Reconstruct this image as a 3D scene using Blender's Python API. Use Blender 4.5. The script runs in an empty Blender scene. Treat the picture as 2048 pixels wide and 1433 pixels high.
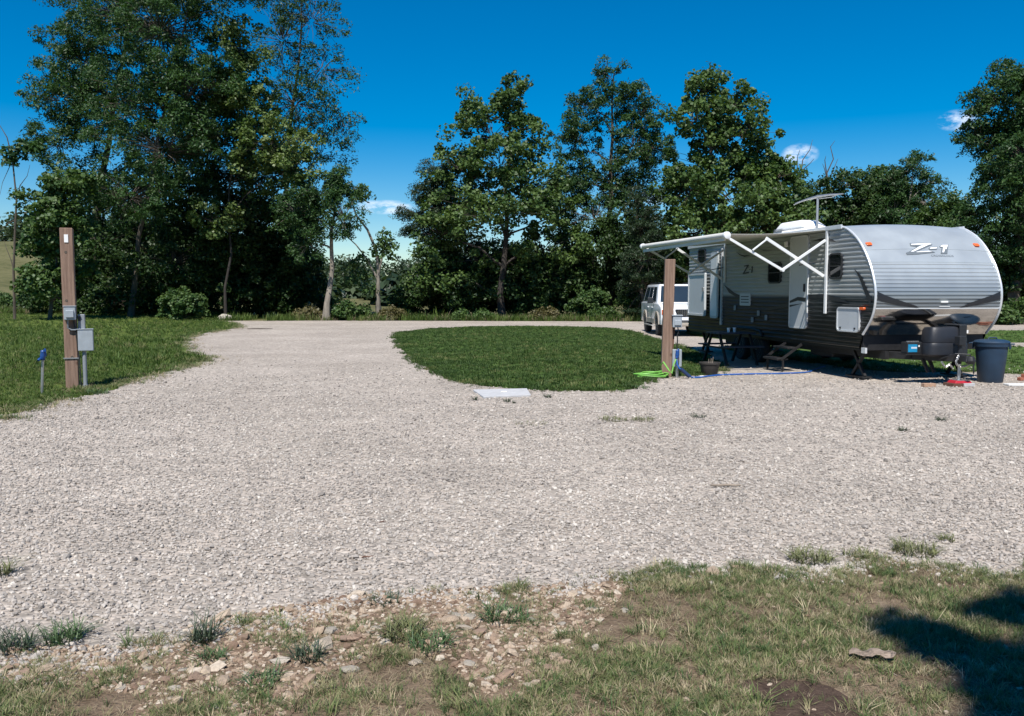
import bpy, bmesh, math, random
import numpy as np
from mathutils import Vector, Matrix
from mathutils.geometry import delaunay_2d_cdt
random.seed(7)
scene = bpy.context.scene
COL = scene.collection

# ------------------------------------------------------------------ camera
F, CX, CY, EYE = 1704.0, 1024.0, 716.5, 1.6
PITCH = math.atan((716.5 - 586) / F)
cam_d = bpy.data.cameras.new('camera'); cam = bpy.data.objects.new('camera', cam_d); COL.objects.link(cam)
cam.location = (0, 0, EYE); cam.rotation_euler = (math.pi / 2 - PITCH, 0, 0)
cam_d.sensor_width = 36; cam_d.lens = F / 2048 * 36; cam_d.clip_start = 0.05; cam_d.clip_end = 9000
scene.camera = cam

# ------------------------------------------------------------------ sun and sky
SUN_TRAVEL = Vector((0.30, 1.70, -2.70)).normalized()
to_sun = -SUN_TRAVEL
sun_d = bpy.data.lights.new('sun', 'SUN'); sun = bpy.data.objects.new('sun', sun_d); COL.objects.link(sun)
sun_d.energy = 5.0; sun_d.angle = math.radians(0.53); sun_d.color = (1.0, 0.955, 0.90)
sun.rotation_euler = SUN_TRAVEL.to_track_quat('-Z', 'Y').to_euler(); sun.location = (-3, -17, 27)
world = bpy.data.worlds.new('World'); scene.world = world; world.use_nodes = True
wn, wl = world.node_tree.nodes, world.node_tree.links
wn.clear()
w_out = wn.new('ShaderNodeOutputWorld'); w_bg = wn.new('ShaderNodeBackground'); w_bg.inputs['Strength'].default_value = 0.085
sky = wn.new('ShaderNodeTexSky'); sky.sky_type = 'NISHITA'; sky.sun_disc = False
sky.sun_elevation = math.asin(to_sun.z); sky.sun_rotation = math.atan2(to_sun.x, to_sun.y)
sky.altitude = 250; sky.air_density = 1.0; sky.dust_density = 0.1; sky.ozone_density = 4.0
hs = wn.new('ShaderNodeHueSaturation'); hs.inputs['Saturation'].default_value = 1.62; hs.inputs['Value'].default_value = 1.0
hs.inputs['Hue'].default_value = 0.4995
wl.new(sky.outputs[0], hs.inputs['Color'])
def wmath(op, a, b=None, c=None):
    n = wn.new('ShaderNodeMath'); n.operation = op
    for i, v in enumerate((a, b, c)):
        if v is None: continue
        if isinstance(v, (int, float)): n.inputs[i].default_value = v
        else: wl.new(v, n.inputs[i])
    return n.outputs[0]
w_tc = wn.new('ShaderNodeTexCoord'); w_noise = wn.new('ShaderNodeTexNoise')
w_noise.inputs['Scale'].default_value = 46; w_noise.inputs['Detail'].default_value = 7; w_noise.inputs['Roughness'].default_value = 0.62
w_map = wn.new('ShaderNodeMapping'); w_map.inputs['Scale'].default_value = (1, 1, 2.2)
wl.new(w_tc.outputs['Generated'], w_map.inputs['Vector']); wl.new(w_map.outputs[0], w_noise.inputs['Vector'])
# small fair-weather clouds low in the sky: (azimuth from +Y, elevation, half width, half height) in degrees, all round
CLOUDS = [(-8.3, 5.6, 2.3, .5), (27.2, 10.0, 1.2, .65), (18.4, 8.6, 1.2, .7), (9.5, 6.2, 1.2, .5), (-48, 7, 4, .9), (58, 8, 3, .8),
          (100, 9, 4, 1.1), (150, 7, 5, 1.0), (-110, 9, 4, 1.0), (-160, 7, 3, .9)]
mask = None
for az, el, hw, hh in CLOUDS:
    a, e = math.radians(az), math.radians(el)
    c = Vector((math.sin(a) * math.cos(e), math.cos(a) * math.cos(e), math.sin(e)))
    r = Vector((math.cos(a), -math.sin(a), 0)); u = r.cross(c)
    def dot(v):
        n = wn.new('ShaderNodeVectorMath'); n.operation = 'DOT_PRODUCT'; n.inputs[1].default_value = v
        wl.new(w_tc.outputs['Generated'], n.inputs[0]); return n.outputs['Value']
    da = wmath('DIVIDE', dot(r), math.sin(math.radians(hw))); db = wmath('DIVIDE', wmath('SUBTRACT', dot(u), 0.0), math.sin(math.radians(hh)))
    q = wmath('ADD', wmath('MULTIPLY', da, da), wmath('MULTIPLY', db, db))
    m = wmath('SUBTRACT', 1.0, q)
    m = wmath('MULTIPLY', wmath('MAXIMUM', m, 0.0), wmath('GREATER_THAN', dot(c), 0.2))
    mask = m if mask is None else wmath('MAXIMUM', mask, m)
dens = wmath('MULTIPLY', mask, wmath('MULTIPLY', wmath('MAXIMUM', wmath('SUBTRACT', w_noise.outputs['Fac'], 0.40), 0.0), 4.0))
dens = wmath('MINIMUM', dens, 0.62)
w_mix = wn.new('ShaderNodeMixRGB'); w_mix.inputs['Color2'].default_value = (9.5, 10.2, 11.5, 1)
wl.new(dens, w_mix.inputs['Fac']); wl.new(hs.outputs[0], w_mix.inputs['Color1'])
wl.new(w_mix.outputs[0], w_bg.inputs['Color']); wl.new(w_bg.outputs[0], w_out.inputs['Surface'])
vs = scene.view_settings; vs.view_transform = 'Standard'; vs.look = 'None'; vs.gamma = 1.0; vs.exposure = 0.42
scene.cycles.max_bounces = 5; scene.cycles.diffuse_bounces = 3; scene.cycles.glossy_bounces = 3; scene.cycles.transmission_bounces = 3; scene.cycles.transparent_max_bounces = 4

# ------------------------------------------------------------------ projection helpers (photo pixel -> place in the world)
def ray(px, py):
    a = (px - CX) / F; b = -(py - CY) / F
    return np.array([a, math.cos(PITCH) + b * math.sin(PITCH), -math.sin(PITCH) + b * math.cos(PITCH)])
def gp(px, py, z=0.0):
    r = ray(px, py); t = (z - EYE) / r[2]
    return (float(r[0] * t), float(r[1] * t))
def at(px, py, D):
    r = ray(px, py); t = D / r[1]
    return (float(r[0] * t), float(D), float(EYE + r[2] * t))
def ss(a, b, v):
    t = np.clip((v - a) / (b - a), 0, 1); return t * t * (3 - 2 * t)
def TH(x, y):                       # height of the land
    x = np.asarray(x, float); y = np.asarray(y, float)
    h = 0.30 * ss(34, 56, y) * ss(-16, -26, x)
    hill = 5.5 + 11.0 * ss(-45, -125, x) + 1.5 * np.sin(x * 0.021) + 0.8 * np.sin(x * 0.05 + 1)
    return h + hill * ss(72, 265, y)

# ------------------------------------------------------------------ objects
def link(o, parent=None):
    COL.objects.link(o)
    if parent is not None: o.parent = parent
    return o
def tag(o, label=None, cat=None, group=None, kind=None):
    if label: o['label'] = label
    if cat: o['category'] = cat
    if group: o['group'] = group
    if kind: o['kind'] = kind
    return o
def empty(name, loc, rz=0.0, label=None, cat=None, group=None):
    o = bpy.data.objects.new(name, None); o.empty_display_size = 0.2; o.location = loc; o.rotation_euler = (0, 0, rz)
    link(o); return tag(o, label, cat, group)
class MB:
    def __init__(s): s.v = []; s.f = []
    def add(s, vs, fs):
        n = len(s.v); s.v += [tuple(p) for p in vs]; s.f += [tuple(i + n for i in q) for q in fs]; return s
    def box(s, x0, x1, y0, y1, z0, z1):
        return s.add([(x0,y0,z0),(x1,y0,z0),(x1,y1,z0),(x0,y1,z0),(x0,y0,z1),(x1,y0,z1),(x1,y1,z1),(x0,y1,z1)],
                     [(0,3,2,1),(4,5,6,7),(0,1,5,4),(1,2,6,5),(2,3,7,6),(3,0,4,7)])
    def taper(s, b0, b1, z0, z1):      # two rectangles (x0,x1,y0,y1)
        x0,x1,y0,y1 = b0; X0,X1,Y0,Y1 = b1
        return s.add([(x0,y0,z0),(x1,y0,z0),(x1,y1,z0),(x0,y1,z0),(X0,Y0,z1),(X1,Y0,z1),(X1,Y1,z1),(X0,Y1,z1)],
                     [(0,3,2,1),(4,5,6,7),(0,1,5,4),(1,2,6,5),(2,3,7,6),(3,0,4,7)])
    def tube(s, pts, r, n=8, cap=True):
        pts = [Vector(p) for p in pts]
        rs = r if isinstance(r, (list, tuple)) else [r] * len(pts)
        vs = []; up = None
        for i, p in enumerate(pts):
            d = (pts[min(i + 1, len(pts) - 1)] - pts[max(i - 1, 0)]).normalized()
            if up is None: up = Vector((0, 0, 1)) if abs(d.z) < .9 else Vector((1, 0, 0))
            a = d.cross(up)
            if a.length < 1e-5: a = d.cross(Vector((1, .2, 0)))
            a.normalize(); b = a.cross(d).normalized(); up = b
            for k in range(n):
                t = 2 * math.pi * k / n
                vs.append(p + (a * math.cos(t) + b * math.sin(t)) * rs[i])
        fs = []
        for i in range(len(pts) - 1):
            for k in range(n):
                k2 = (k + 1) % n
                fs.append((i*n+k, i*n+k2, (i+1)*n+k2, (i+1)*n+k))
        if cap:
            fs.append(tuple(range(n))[::-1]); fs.append(tuple(range((len(pts)-1)*n, len(pts)*n)))
        return s.add(vs, fs)
    def bar(s, a, b, w, h):            # rectangular bar from a to b
        a, b = Vector(a), Vector(b); d = (b - a).normalized()
        u = Vector((0, 1, 0)) if abs(d.y) < .9 else Vector((0, 0, 1))
        p = d.cross(u).normalized() * h / 2; q = d.cross(p).normalized() * w / 2
        vs = [a-p-q, a+p-q, a+p+q, a-p+q, b-p-q, b+p-q, b+p+q, b-p+q]
        return s.add(vs, [(0,3,2,1),(4,5,6,7),(0,1,5,4),(1,2,6,5),(2,3,7,6),(3,0,4,7)])
    def lathe(s, prof, n=20, c=(0, 0, 0)):
        vs = []; fs = []
        for r, z in prof:
            for k in range(n):
                t = 2 * math.pi * k / n; vs.append((c[0] + r * math.cos(t), c[1] + r * math.sin(t), c[2] + z))
        for i in range(len(prof) - 1):
            for k in range(n):
                k2 = (k + 1) % n; fs.append((i*n+k, i*n+k2, (i+1)*n+k2, (i+1)*n+k))
        fs.append(tuple(range(n))[::-1]); fs.append(tuple(range((len(prof)-1)*n, len(prof)*n)))
        return s.add(vs, fs)
    def wheel(s, prof, c, n=24):       # lathe about the local x axis; prof = (radius, x)
        vs = []; fs = []
        for r, x in prof:
            for k in range(n):
                t = 2 * math.pi * k / n; vs.append((c[0] + x, c[1] + r * math.cos(t), c[2] + r * math.sin(t)))
        for i in range(len(prof) - 1):
            for k in range(n):
                k2 = (k + 1) % n; fs.append((i*n+k, i*n+k2, (i+1)*n+k2, (i+1)*n+k))
        fs.append(tuple(range(n))[::-1]); fs.append(tuple(range((len(prof)-1)*n, len(prof)*n)))
        return s.add(vs, fs)
    def prism(s, poly, fn0, fn1):      # 2-D polygon placed by two functions (front and back faces)
        n = len(poly); vs = [fn0(*p) for p in poly] + [fn1(*p) for p in poly]
        fs = [tuple(range(n)), tuple(range(n, 2*n))[::-1]] + [(i, n+i, n+(i+1) % n, (i+1) % n) for i in range(n)]
        return s.add(vs, fs)
    def grid(s, rows, close=False):    # rows of equal length
        n = len(rows[0]); vs = [p for r in rows for p in r]; fs = []
        for i in range(len(rows) - 1):
            for k in range(n - 1): fs.append((i*n+k, i*n+k+1, (i+1)*n+k+1, (i+1)*n+k))
        return s.add(vs, fs)
    def build(s, name, mat, parent=None, smooth=False, bevel=0.0, seg=2, loc=None, angle=35):
        me = bpy.data.meshes.new(name); me.from_pydata(s.v, [], s.f)
        bm = bmesh.new(); bm.from_mesh(me); bmesh.ops.recalc_face_normals(bm, faces=bm.faces)
        if bevel > 0:
            ed = [e for e in bm.edges if len(e.link_faces) == 2 and e.calc_face_angle(0) > math.radians(angle)]
            if ed: bmesh.ops.bevel(bm, geom=ed, offset=bevel, segments=seg, profile=0.5, affect='EDGES', clamp_overlap=True)
        bm.to_mesh(me); bm.free()
        if smooth:
            me.polygons.foreach_set('use_smooth', [True] * len(me.polygons))
            me.set_sharp_from_angle(angle=math.radians(40))
        me.materials.append(mat)
        o = bpy.data.objects.new(name, me)
        if loc is not None: o.location = loc
        return link(o, parent)

# ------------------------------------------------------------------ materials
def new_mat(name):
    m = bpy.data.materials.new(name); m.use_nodes = True
    nt = m.node_tree; b = nt.nodes['Principled BSDF']
    return m, nt.nodes, nt.links, b
def M(name, col, rough=.6, metal=0.0, var=0.12, scale=8.0, bump=0.0, bscale=None, spec=.5, coat=0.0, stretch=(1, 1, 1)):
    m, n, l, b = new_mat(name)
    tc = n.new('ShaderNodeTexCoord'); mp = n.new('ShaderNodeMapping'); mp.inputs['Scale'].default_value = stretch
    l.new(tc.outputs['Object'], mp.inputs['Vector'])
    no = n.new('ShaderNodeTexNoise'); no.inputs['Scale'].default_value = scale; no.inputs['Detail'].default_value = 6; no.inputs['Roughness'].default_value = .62
    l.new(mp.outputs[0], no.inputs['Vector'])
    rp = n.new('ShaderNodeValToRGB'); rp.color_ramp.elements[0].position = .28; rp.color_ramp.elements[1].position = .72
    rp.color_ramp.elements[0].color = tuple(max(0, c * (1 - var)) for c in col) + (1,)
    rp.color_ramp.elements[1].color = tuple(min(1, c * (1 + var)) for c in col) + (1,)
    l.new(no.outputs['Fac'], rp.inputs['Fac']); l.new(rp.outputs[0], b.inputs['Base Color'])
    b.inputs['Roughness'].default_value = rough; b.inputs['Metallic'].default_value = metal
    b.inputs['Specular IOR Level'].default_value = spec; b.inputs['Coat Weight'].default_value = coat
    if bump:
        n2 = n.new('ShaderNodeTexNoise'); n2.inputs['Scale'].default_value = bscale or scale * 4; n2.inputs['Detail'].default_value = 5
        l.new(mp.outputs[0], n2.inputs['Vector'])
        bp = n.new('ShaderNodeBump'); bp.inputs['Strength'].default_value = bump; bp.inputs['Distance'].default_value = .02
        l.new(n2.outputs['Fac'], bp.inputs['Height']); l.new(bp.outputs[0], b.inputs['Normal'])
    return m
white_al = M('white_aluminium', (.72, .74, .74), .42, 0, .05, 3)
awn_mat = M('awning_vinyl', (.62, .61, .56), .7, 0, .06, 2, .15, 30)
black_pl = M('black_plastic', (.018, .02, .023), .5, 0, .25, 6, .1, 60)
tank_pl = M('tank_cover_plastic', (.014, .016, .021), .5, 0, .25, 5, .12, 50)
black_metal = M('black_painted_steel', (.016, .016, .017), .55, .1, .4, 10, .15)
dark_glass = M('dark_window_glass', (.012, .014, .016), .06, 0, .1, 2, spec=.6)
grey_pvc = M('grey_pvc', (.23, .25, .27), .5, 0, .1, 6)
grey_box = M('grey_enclosure', (.30, .335, .36), .48, 0, .1, 8)
door_mat = M('door_skin', (.50, .53, .54), .45, 0, .04, 3)
trim_mat = M('silver_trim', (.70, .72, .73), .32, .35, .06, 6)
white_pl = M('white_plastic', (.80, .80, .78), .5, 0, .05, 5)
amber = M('amber_lens', (.72, .13, .03), .25, 0, .1, 20)
steel = M('galvanised_steel', (.5, .5, .49), .4, .8, .2, 14)
rust = M('rusty_steel', (.14, .07, .045), .8, .2, .4, 18, .3)
tyre_mat = M('tyre_rubber', (.022, .022, .022), .85, 0, .25, 15, .3, 60)
rim_mat = M('alloy_rim', (.45, .45, .45), .35, .8, .1, 10)
car_white = M('white_car_paint', (.78, .79, .80), .28, 0, .02, 1.5, coat=.6)
car_tan = M('tan_car_cladding', (.38, .33, .27), .5, 0, .06, 3)
chrome = M('chrome', (.62, .63, .64), .16, 1, .06, 8)
car_glass = M('car_glass', (.02, .032, .045), .04, 0, .1, 2, spec=.7)
blue_pl = M('blue_bin_plastic', (.013, .036, .070), .5, 0, .18, 5, .1, 40)
blue_paint = M('blue_enamel', (.012, .06, .22), .4, 0, .15, 12)
blue_hose_m = M('blue_hose_rubber', (.015, .10, .38), .42, 0, .12, 20)
green_hose_m = M('green_hose_rubber', (.17, .43, .07), .5, 0, .15, 12)
red_pl = M('red_jack_pad_plastic', (.40, .018, .03), .5, 0, .2, 20)
conc = M('concrete', (.43, .43, .43), .85, 0, .12, 9, .3)
brick_m = M('brick_clay', (.33, .12, .075), .85, 0, .25, 25, .5)
brick_tan = M('brick_tan_clay', (.38, .24, .16), .85, 0, .25, 25, .5)
pot_m = M('pot_clay_brown', (.045, .04, .035), .7, 0, .25, 12, .2)
soil_m = M('potting_soil', (.03, .022, .015), .95, 0, .4, 30, .6)
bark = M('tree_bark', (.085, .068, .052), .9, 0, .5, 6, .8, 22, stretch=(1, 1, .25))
bark_dark = M('shaded_bark', (.035, .029, .024), .95, 0, .4, 6, .8, 22, stretch=(1, 1, .25))  # bark again with deep shade put into its colour, for trunks inside the groves
bark_pale = M('pale_bark', (.20, .175, .14), .9, 0, .4, 5, .6, 22, stretch=(1, 1, .3))
dead_wood = M('dead_wood', (.28, .23, .18), .9, 0, .35, 14, .6, 60, stretch=(.3, 1, 1))
def wood_post():
    m, n, l, b = new_mat('weathered_post_wood')
    tc = n.new('ShaderNodeTexCoord'); mp = n.new('ShaderNodeMapping'); mp.inputs['Scale'].default_value = (22, 22, 1.1)
    l.new(tc.outputs['Object'], mp.inputs['Vector'])
    no = n.new('ShaderNodeTexNoise'); no.inputs['Scale'].default_value = 1.4; no.inputs['Detail'].default_value = 8; no.inputs['Roughness'].default_value = .7
    l.new(mp.outputs[0], no.inputs['Vector'])
    rp = n.new('ShaderNodeValToRGB'); e = rp.color_ramp.elements
    e[0].position = .3; e[0].color = (.12, .07, .048, 1); e[1].position = .7; e[1].color = (.30, .20, .145, 1)
    l.new(no.outputs['Fac'], rp.inputs['Fac'])
    kn = n.new('ShaderNodeTexVoronoi'); kn.inputs['Scale'].default_value = 2.6; l.new(tc.outputs['Object'], kn.inputs['Vector'])
    kr = n.new('ShaderNodeValToRGB'); kr.color_ramp.elements[0].position = .05; kr.color_ramp.elements[1].position = .13
    kr.color_ramp.elements[0].color = (.45, .35, .3, 1); kr.color_ramp.elements[1].color = (1, 1, 1, 1)
    l.new(kn.outputs['Distance'], kr.inputs['Fac'])
    mx = n.new('ShaderNodeMixRGB'); mx.blend_type = 'MULTIPLY'; mx.inputs['Fac'].default_value = 1
    l.new(rp.outputs[0], mx.inputs['Color1']); l.new(kr.outputs[0], mx.inputs['Color2']); l.new(mx.outputs[0], b.inputs['Base Color'])
    b.inputs['Roughness'].default_value = .85
    bp = n.new('ShaderNodeBump'); bp.inputs['Strength'].default_value = .4; bp.inputs['Distance'].default_value = .01
    l.new(no.outputs['Fac'], bp.inputs['Height']); l.new(bp.outputs[0], b.inputs['Normal'])
    return m
post_wood = wood_post()
def foliage_mat(name='foliage'):
    m, n, l, b = new_mat(name)
    at_ = n.new('ShaderNodeAttribute'); at_.attribute_name = 'tint'
    l.new(at_.outputs['Color'], b.inputs['Base Color'])
    b.inputs['Roughness'].default_value = .5; b.inputs['Specular IOR Level'].default_value = .32
    tr = n.new('ShaderNodeBsdfTranslucent'); mul = n.new('ShaderNodeMixRGB'); mul.blend_type = 'MULTIPLY'; mul.inputs['Fac'].default_value = 1
    mul.inputs['Color2'].default_value = (1.15, 1.25, .55, 1)
    l.new(at_.outputs['Color'], mul.inputs['Color1']); l.new(mul.outputs[0], tr.inputs['Color'])
    mx = n.new('ShaderNodeMixShader'); mx.inputs['Fac'].default_value = .28
    l.new(b.outputs[0], mx.inputs[1]); l.new(tr.outputs[0], mx.inputs[2]); l.new(mx.outputs[0], n['Material Output'].inputs['Surface'])
    return m
foliage = foliage_mat()
def random_mat(name, stops, rough=.7, transl=0.0, noise=0.0, spec=.3, patch=None):
    """colour from a ramp picked by each instance's own random number"""
    m, n, l, b = new_mat(name)
    oi = n.new('ShaderNodeObjectInfo'); rp = n.new('ShaderNodeValToRGB')
    e = rp.color_ramp.elements
    while len(e) < len(stops): e.new(.5)
    for i, (p, c) in enumerate(stops): e[i].position = p; e[i].color = tuple(c) + (1,)
    fac = oi.outputs['Random']
    if patch:        # (scale, amount): patches over the ground shift the pick
        ge = n.new('ShaderNodeNewGeometry'); mp = n.new('ShaderNodeMapping'); mp.inputs['Scale'].default_value = (.55, 1.3, 0)
        l.new(ge.outputs['Position'], mp.inputs['Vector'])
        pn = n.new('ShaderNodeTexNoise'); pn.inputs['Scale'].default_value = patch[0]; pn.inputs['Detail'].default_value = 5; pn.inputs['Roughness'].default_value = .65
        l.new(mp.outputs[0], pn.inputs['Vector'])
        s1 = n.new('ShaderNodeMath'); s1.operation = 'SUBTRACT'; l.new(pn.outputs['Fac'], s1.inputs[0]); s1.inputs[1].default_value = .5
        s2 = n.new('ShaderNodeMath'); s2.operation = 'MULTIPLY_ADD'; s2.use_clamp = True; l.new(s1.outputs[0], s2.inputs[0]); s2.inputs[1].default_value = patch[1]; l.new(fac, s2.inputs[2]); fac = s2.outputs[0]
    l.new(fac, rp.inputs['Fac']); src = rp.outputs[0]
    if noise:
        tc = n.new('ShaderNodeTexCoord'); no = n.new('ShaderNodeTexNoise'); no.inputs['Scale'].default_value = 3; no.inputs['Detail'].default_value = 5
        l.new(tc.outputs['Object'], no.inputs['Vector'])
        mr = n.new('ShaderNodeMapRange'); mr.inputs[1].default_value = .3; mr.inputs[2].default_value = .7; mr.inputs[3].default_value = 1 - noise; mr.inputs[4].default_value = 1 + noise
        l.new(no.outputs['Fac'], mr.inputs[0])
        mx = n.new('ShaderNodeMixRGB'); mx.blend_type = 'MULTIPLY'; mx.inputs['Fac'].default_value = 1
        l.new(src, mx.inputs['Color1']); l.new(mr.outputs[0], mx.inputs['Color2']); src = mx.outputs[0]
    l.new(src, b.inputs['Base Color']); b.inputs['Roughness'].default_value = rough; b.inputs['Specular IOR Level'].default_value = spec
    if transl:
        tr = n.new('ShaderNodeBsdfTranslucent'); l.new(src, tr.inputs['Color'])
        ms = n.new('ShaderNodeMixShader'); ms.inputs['Fac'].default_value = transl
        l.new(b.outputs[0], ms.inputs[1]); l.new(tr.outputs[0], ms.inputs[2]); l.new(ms.outputs[0], n['Material Output'].inputs['Surface'])
    return m
def ground_mat(name, cols, big=.25, small=3.0, fine=60.0, bump=.5, bdist=.02, rough=.95):
    """three noises: large patches, small patches, fine grain"""
    m, n, l, b = new_mat(name)
    tc = n.new('ShaderNodeTexCoord')
    def noise(s, d=6):
        k = n.new('ShaderNodeTexNoise'); k.inputs['Scale'].default_value = s; k.inputs['Detail'].default_value = d; k.inputs['Roughness'].default_value = .65
        l.new(tc.outputs['Object'], k.inputs['Vector']); return k.outputs['Fac']
    a, c, f = noise(big, 4), noise(small), noise(fine, 4)
    ad = n.new('ShaderNodeMath'); ad.operation = 'ADD'; l.new(a, ad.inputs[0]); l.new(c, ad.inputs[1])
    ad2 = n.new('ShaderNodeMath'); ad2.operation = 'MULTIPLY_ADD'; l.new(f, ad2.inputs[0]); ad2.inputs[1].default_value = .9; l.new(ad.outputs[0], ad2.inputs[2])
    mr = n.new('ShaderNodeMapRange'); mr.inputs[1].default_value = 1.05; mr.inputs[2].default_value = 1.85; l.new(ad2.outputs[0], mr.inputs[0])
    rp = n.new('ShaderNodeValToRGB'); e = rp.color_ramp.elements
    while len(e) < len(cols): e.new(.5)
    for i, cc in enumerate(cols): e[i].position = i / (len(cols) - 1); e[i].color = tuple(cc) + (1,)
    l.new(mr.outputs[0], rp.inputs['Fac']); l.new(rp.outputs[0], b.inputs['Base Color'])
    b.inputs['Roughness'].default_value = rough; b.inputs['Specular IOR Level'].default_value = .15
    bp = n.new('ShaderNodeBump'); bp.inputs['Strength'].default_value = bump; bp.inputs['Distance'].default_value = bdist
    l.new(f, bp.inputs['Height']); l.new(bp.outputs[0], b.inputs['Normal'])
    return m
def gravel_material():
    m, n, l, b = new_mat('crushed_limestone_gravel')
    tc = n.new('ShaderNodeTexCoord')
    def noise(s, d=5, st=None):
        k = n.new('ShaderNodeTexNoise'); k.inputs['Scale'].default_value = s; k.inputs['Detail'].default_value = d; k.inputs['Roughness'].default_value = .6
        src = tc.outputs['Object']
        if st:
            mp = n.new('ShaderNodeMapping'); mp.inputs['Scale'].default_value = st; l.new(src, mp.inputs['Vector']); src = mp.outputs[0]
        l.new(src, k.inputs['Vector']); return k.outputs['Fac']
    wob = n.new('ShaderNodeTexNoise'); wob.inputs['Scale'].default_value = 30
    l.new(tc.outputs['Object'], wob.inputs['Vector'])
    v = n.new('ShaderNodeTexVoronoi'); v.inputs['Scale'].default_value = 34; v.inputs['Randomness'].default_value = 1
    l.new(tc.outputs['Object'], v.inputs['Vector'])
    v2 = n.new('ShaderNodeTexVoronoi'); v2.inputs['Scale'].default_value = 11; l.new(tc.outputs['Object'], v2.inputs['Vector'])
    sep = n.new('ShaderNodeSeparateColor'); l.new(v.outputs['Color'], sep.inputs[0])
    sep2 = n.new('ShaderNodeSeparateColor'); l.new(v2.outputs['Color'], sep2.inputs[0])
    rp = n.new('ShaderNodeValToRGB'); e = rp.color_ramp.elements
    for p in (.3, .6, .85): e.new(p)
    for i, c in enumerate([(.232, .210, .186), (.342, .310, .272), (.405, .365, .320), (.445, .40, .35), (.545, .50, .44)]): e[i].color = c + (1,)
    l.new(sep.outputs[0], rp.inputs['Fac'])
    r2 = n.new('ShaderNodeValToRGB'); r2.color_ramp.elements[0].color = (.78, .78, .78, 1); r2.color_ramp.elements[1].color = (1.15, 1.12, 1.1, 1)
    l.new(sep2.outputs[0], r2.inputs['Fac'])
    m1 = n.new('ShaderNodeMixRGB'); m1.blend_type = 'MULTIPLY'; m1.inputs['Fac'].default_value = .75
    l.new(rp.outputs[0], m1.inputs['Color1']); l.new(r2.outputs[0], m1.inputs['Color2'])
    # broad patches of browner and greyer stone, stretched along the drive
    r3 = n.new('ShaderNodeValToRGB'); r3.color_ramp.elements[0].position = .36; r3.color_ramp.elements[1].position = .66
    r3.color_ramp.elements[0].color = (.82, .80, .775, 1); r3.color_ramp.elements[1].color = (1.04, 1.02, 1.0, 1)
    l.new(noise(.38, 7), r3.inputs['Fac'])
    m2 = n.new('ShaderNodeMixRGB'); m2.blend_type = 'MULTIPLY'; m2.inputs['Fac'].default_value = 1
    l.new(m1.outputs[0], m2.inputs['Color1']); l.new(r3.outputs[0], m2.inputs['Color2'])
    l.new(m2.outputs[0], b.inputs['Base Color'])
    b.inputs['Roughness'].default_value = .95; b.inputs['Specular IOR Level'].default_value = .2
    bp = n.new('ShaderNodeBump'); bp.inputs['Strength'].default_value = .9; bp.inputs['Distance'].default_value = .012
    inv = n.new('ShaderNodeMath'); inv.operation = 'MULTIPLY_ADD'; l.new(v.outputs['Distance'], inv.inputs[0]); inv.inputs[1].default_value = -1.0
    l.new(noise(7, 4), inv.inputs[2])
    l.new(inv.outputs[0], bp.inputs['Height']); l.new(bp.outputs[0], b.inputs['Normal'])
    return m

# ------------------------------------------------------------------ ground sheets
def in_poly(P, poly):
    x, y = P[:, 0], P[:, 1]; r = np.zeros(len(P), bool); n = len(poly)
    for i in range(n):
        x0, y0 = poly[i]; x1, y1 = poly[(i + 1) % n]
        if y0 == y1: continue
        c = ((y0 > y) != (y1 > y)) & (x < (x1 - x0) * (y - y0) / (y1 - y0) + x0); r ^= c
    return r
def smooth_poly(pts, n=6, jit=0.0, seed=1, closed=True):
    rg = random.Random(seed); out = []; m = len(pts)
    rng_ = range(m if closed else m - 1)
    for i in rng_:
        p = [Vector(pts[(i + k) % m] if closed else pts[min(max(i + k, 0), m - 1)]) for k in (-1, 0, 1, 2)]
        for j in range(n):
            t = j / n
            q = .5 * ((2 * p[1]) + (p[2] - p[0]) * t + (2*p[0] - 5*p[1] + 4*p[2] - p[3]) * t*t + (3*p[1] - p[0] - 3*p[2] + p[3]) * t**3)
            out.append((q.x + rg.uniform(-jit, jit), q.y + rg.uniform(-jit, jit)))
    if not closed: out.append(pts[-1])
    return out
def sheet(name, poly, z, mat, crown=0.0, follow=True):
    """flat sheet cut to an outline, filled with a grid fine enough to follow the land"""
    A = np.array(poly); x0, y0 = A.min(0); x1, y1 = A.max(0); st = max(.8, max(x1 - x0, y1 - y0) / 40)
    gx_, gy_ = np.meshgrid(np.arange(x0 + st * .37, x1, st), np.arange(y0 + st * .41, y1, st)); G = np.stack([gx_.ravel(), gy_.ravel()], 1)
    G = G[in_poly(G, poly)]; n = len(poly)
    co, _, fa, *_r = delaunay_2d_cdt([Vector(p) for p in poly] + [Vector((float(p[0]), float(p[1]))) for p in G], [(i, (i + 1) % n) for i in range(n)], [], 0, 1e-6)
    C = np.array([[sum(co[k][0] for k in f) / 3, sum(co[k][1] for k in f) / 3] for f in fa]); ok = in_poly(C, poly)
    a, b = np.array(poly), np.roll(np.array(poly), -1, 0); vs = []
    for v in co:
        h = z + (float(TH(v[0], v[1])) if follow else 0) + (crown_h(v[0], v[1], a, b, crown) if crown else 0)
        vs.append((v[0], v[1], h))
    me = bpy.data.meshes.new(name)
    me.from_pydata(vs, [], [tuple(f) for f, k in zip(fa, ok) if k])
    fl = [p.index for p in me.polygons if p.normal.z < 0]
    if fl: me.flip_normals()
    me.polygons.foreach_set('use_smooth', [bool(crown or follow)] * len(me.polygons)); me.materials.append(mat)
    o = bpy.data.objects.new(name, me); link(o); o['kind'] = 'structure'; return o
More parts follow.
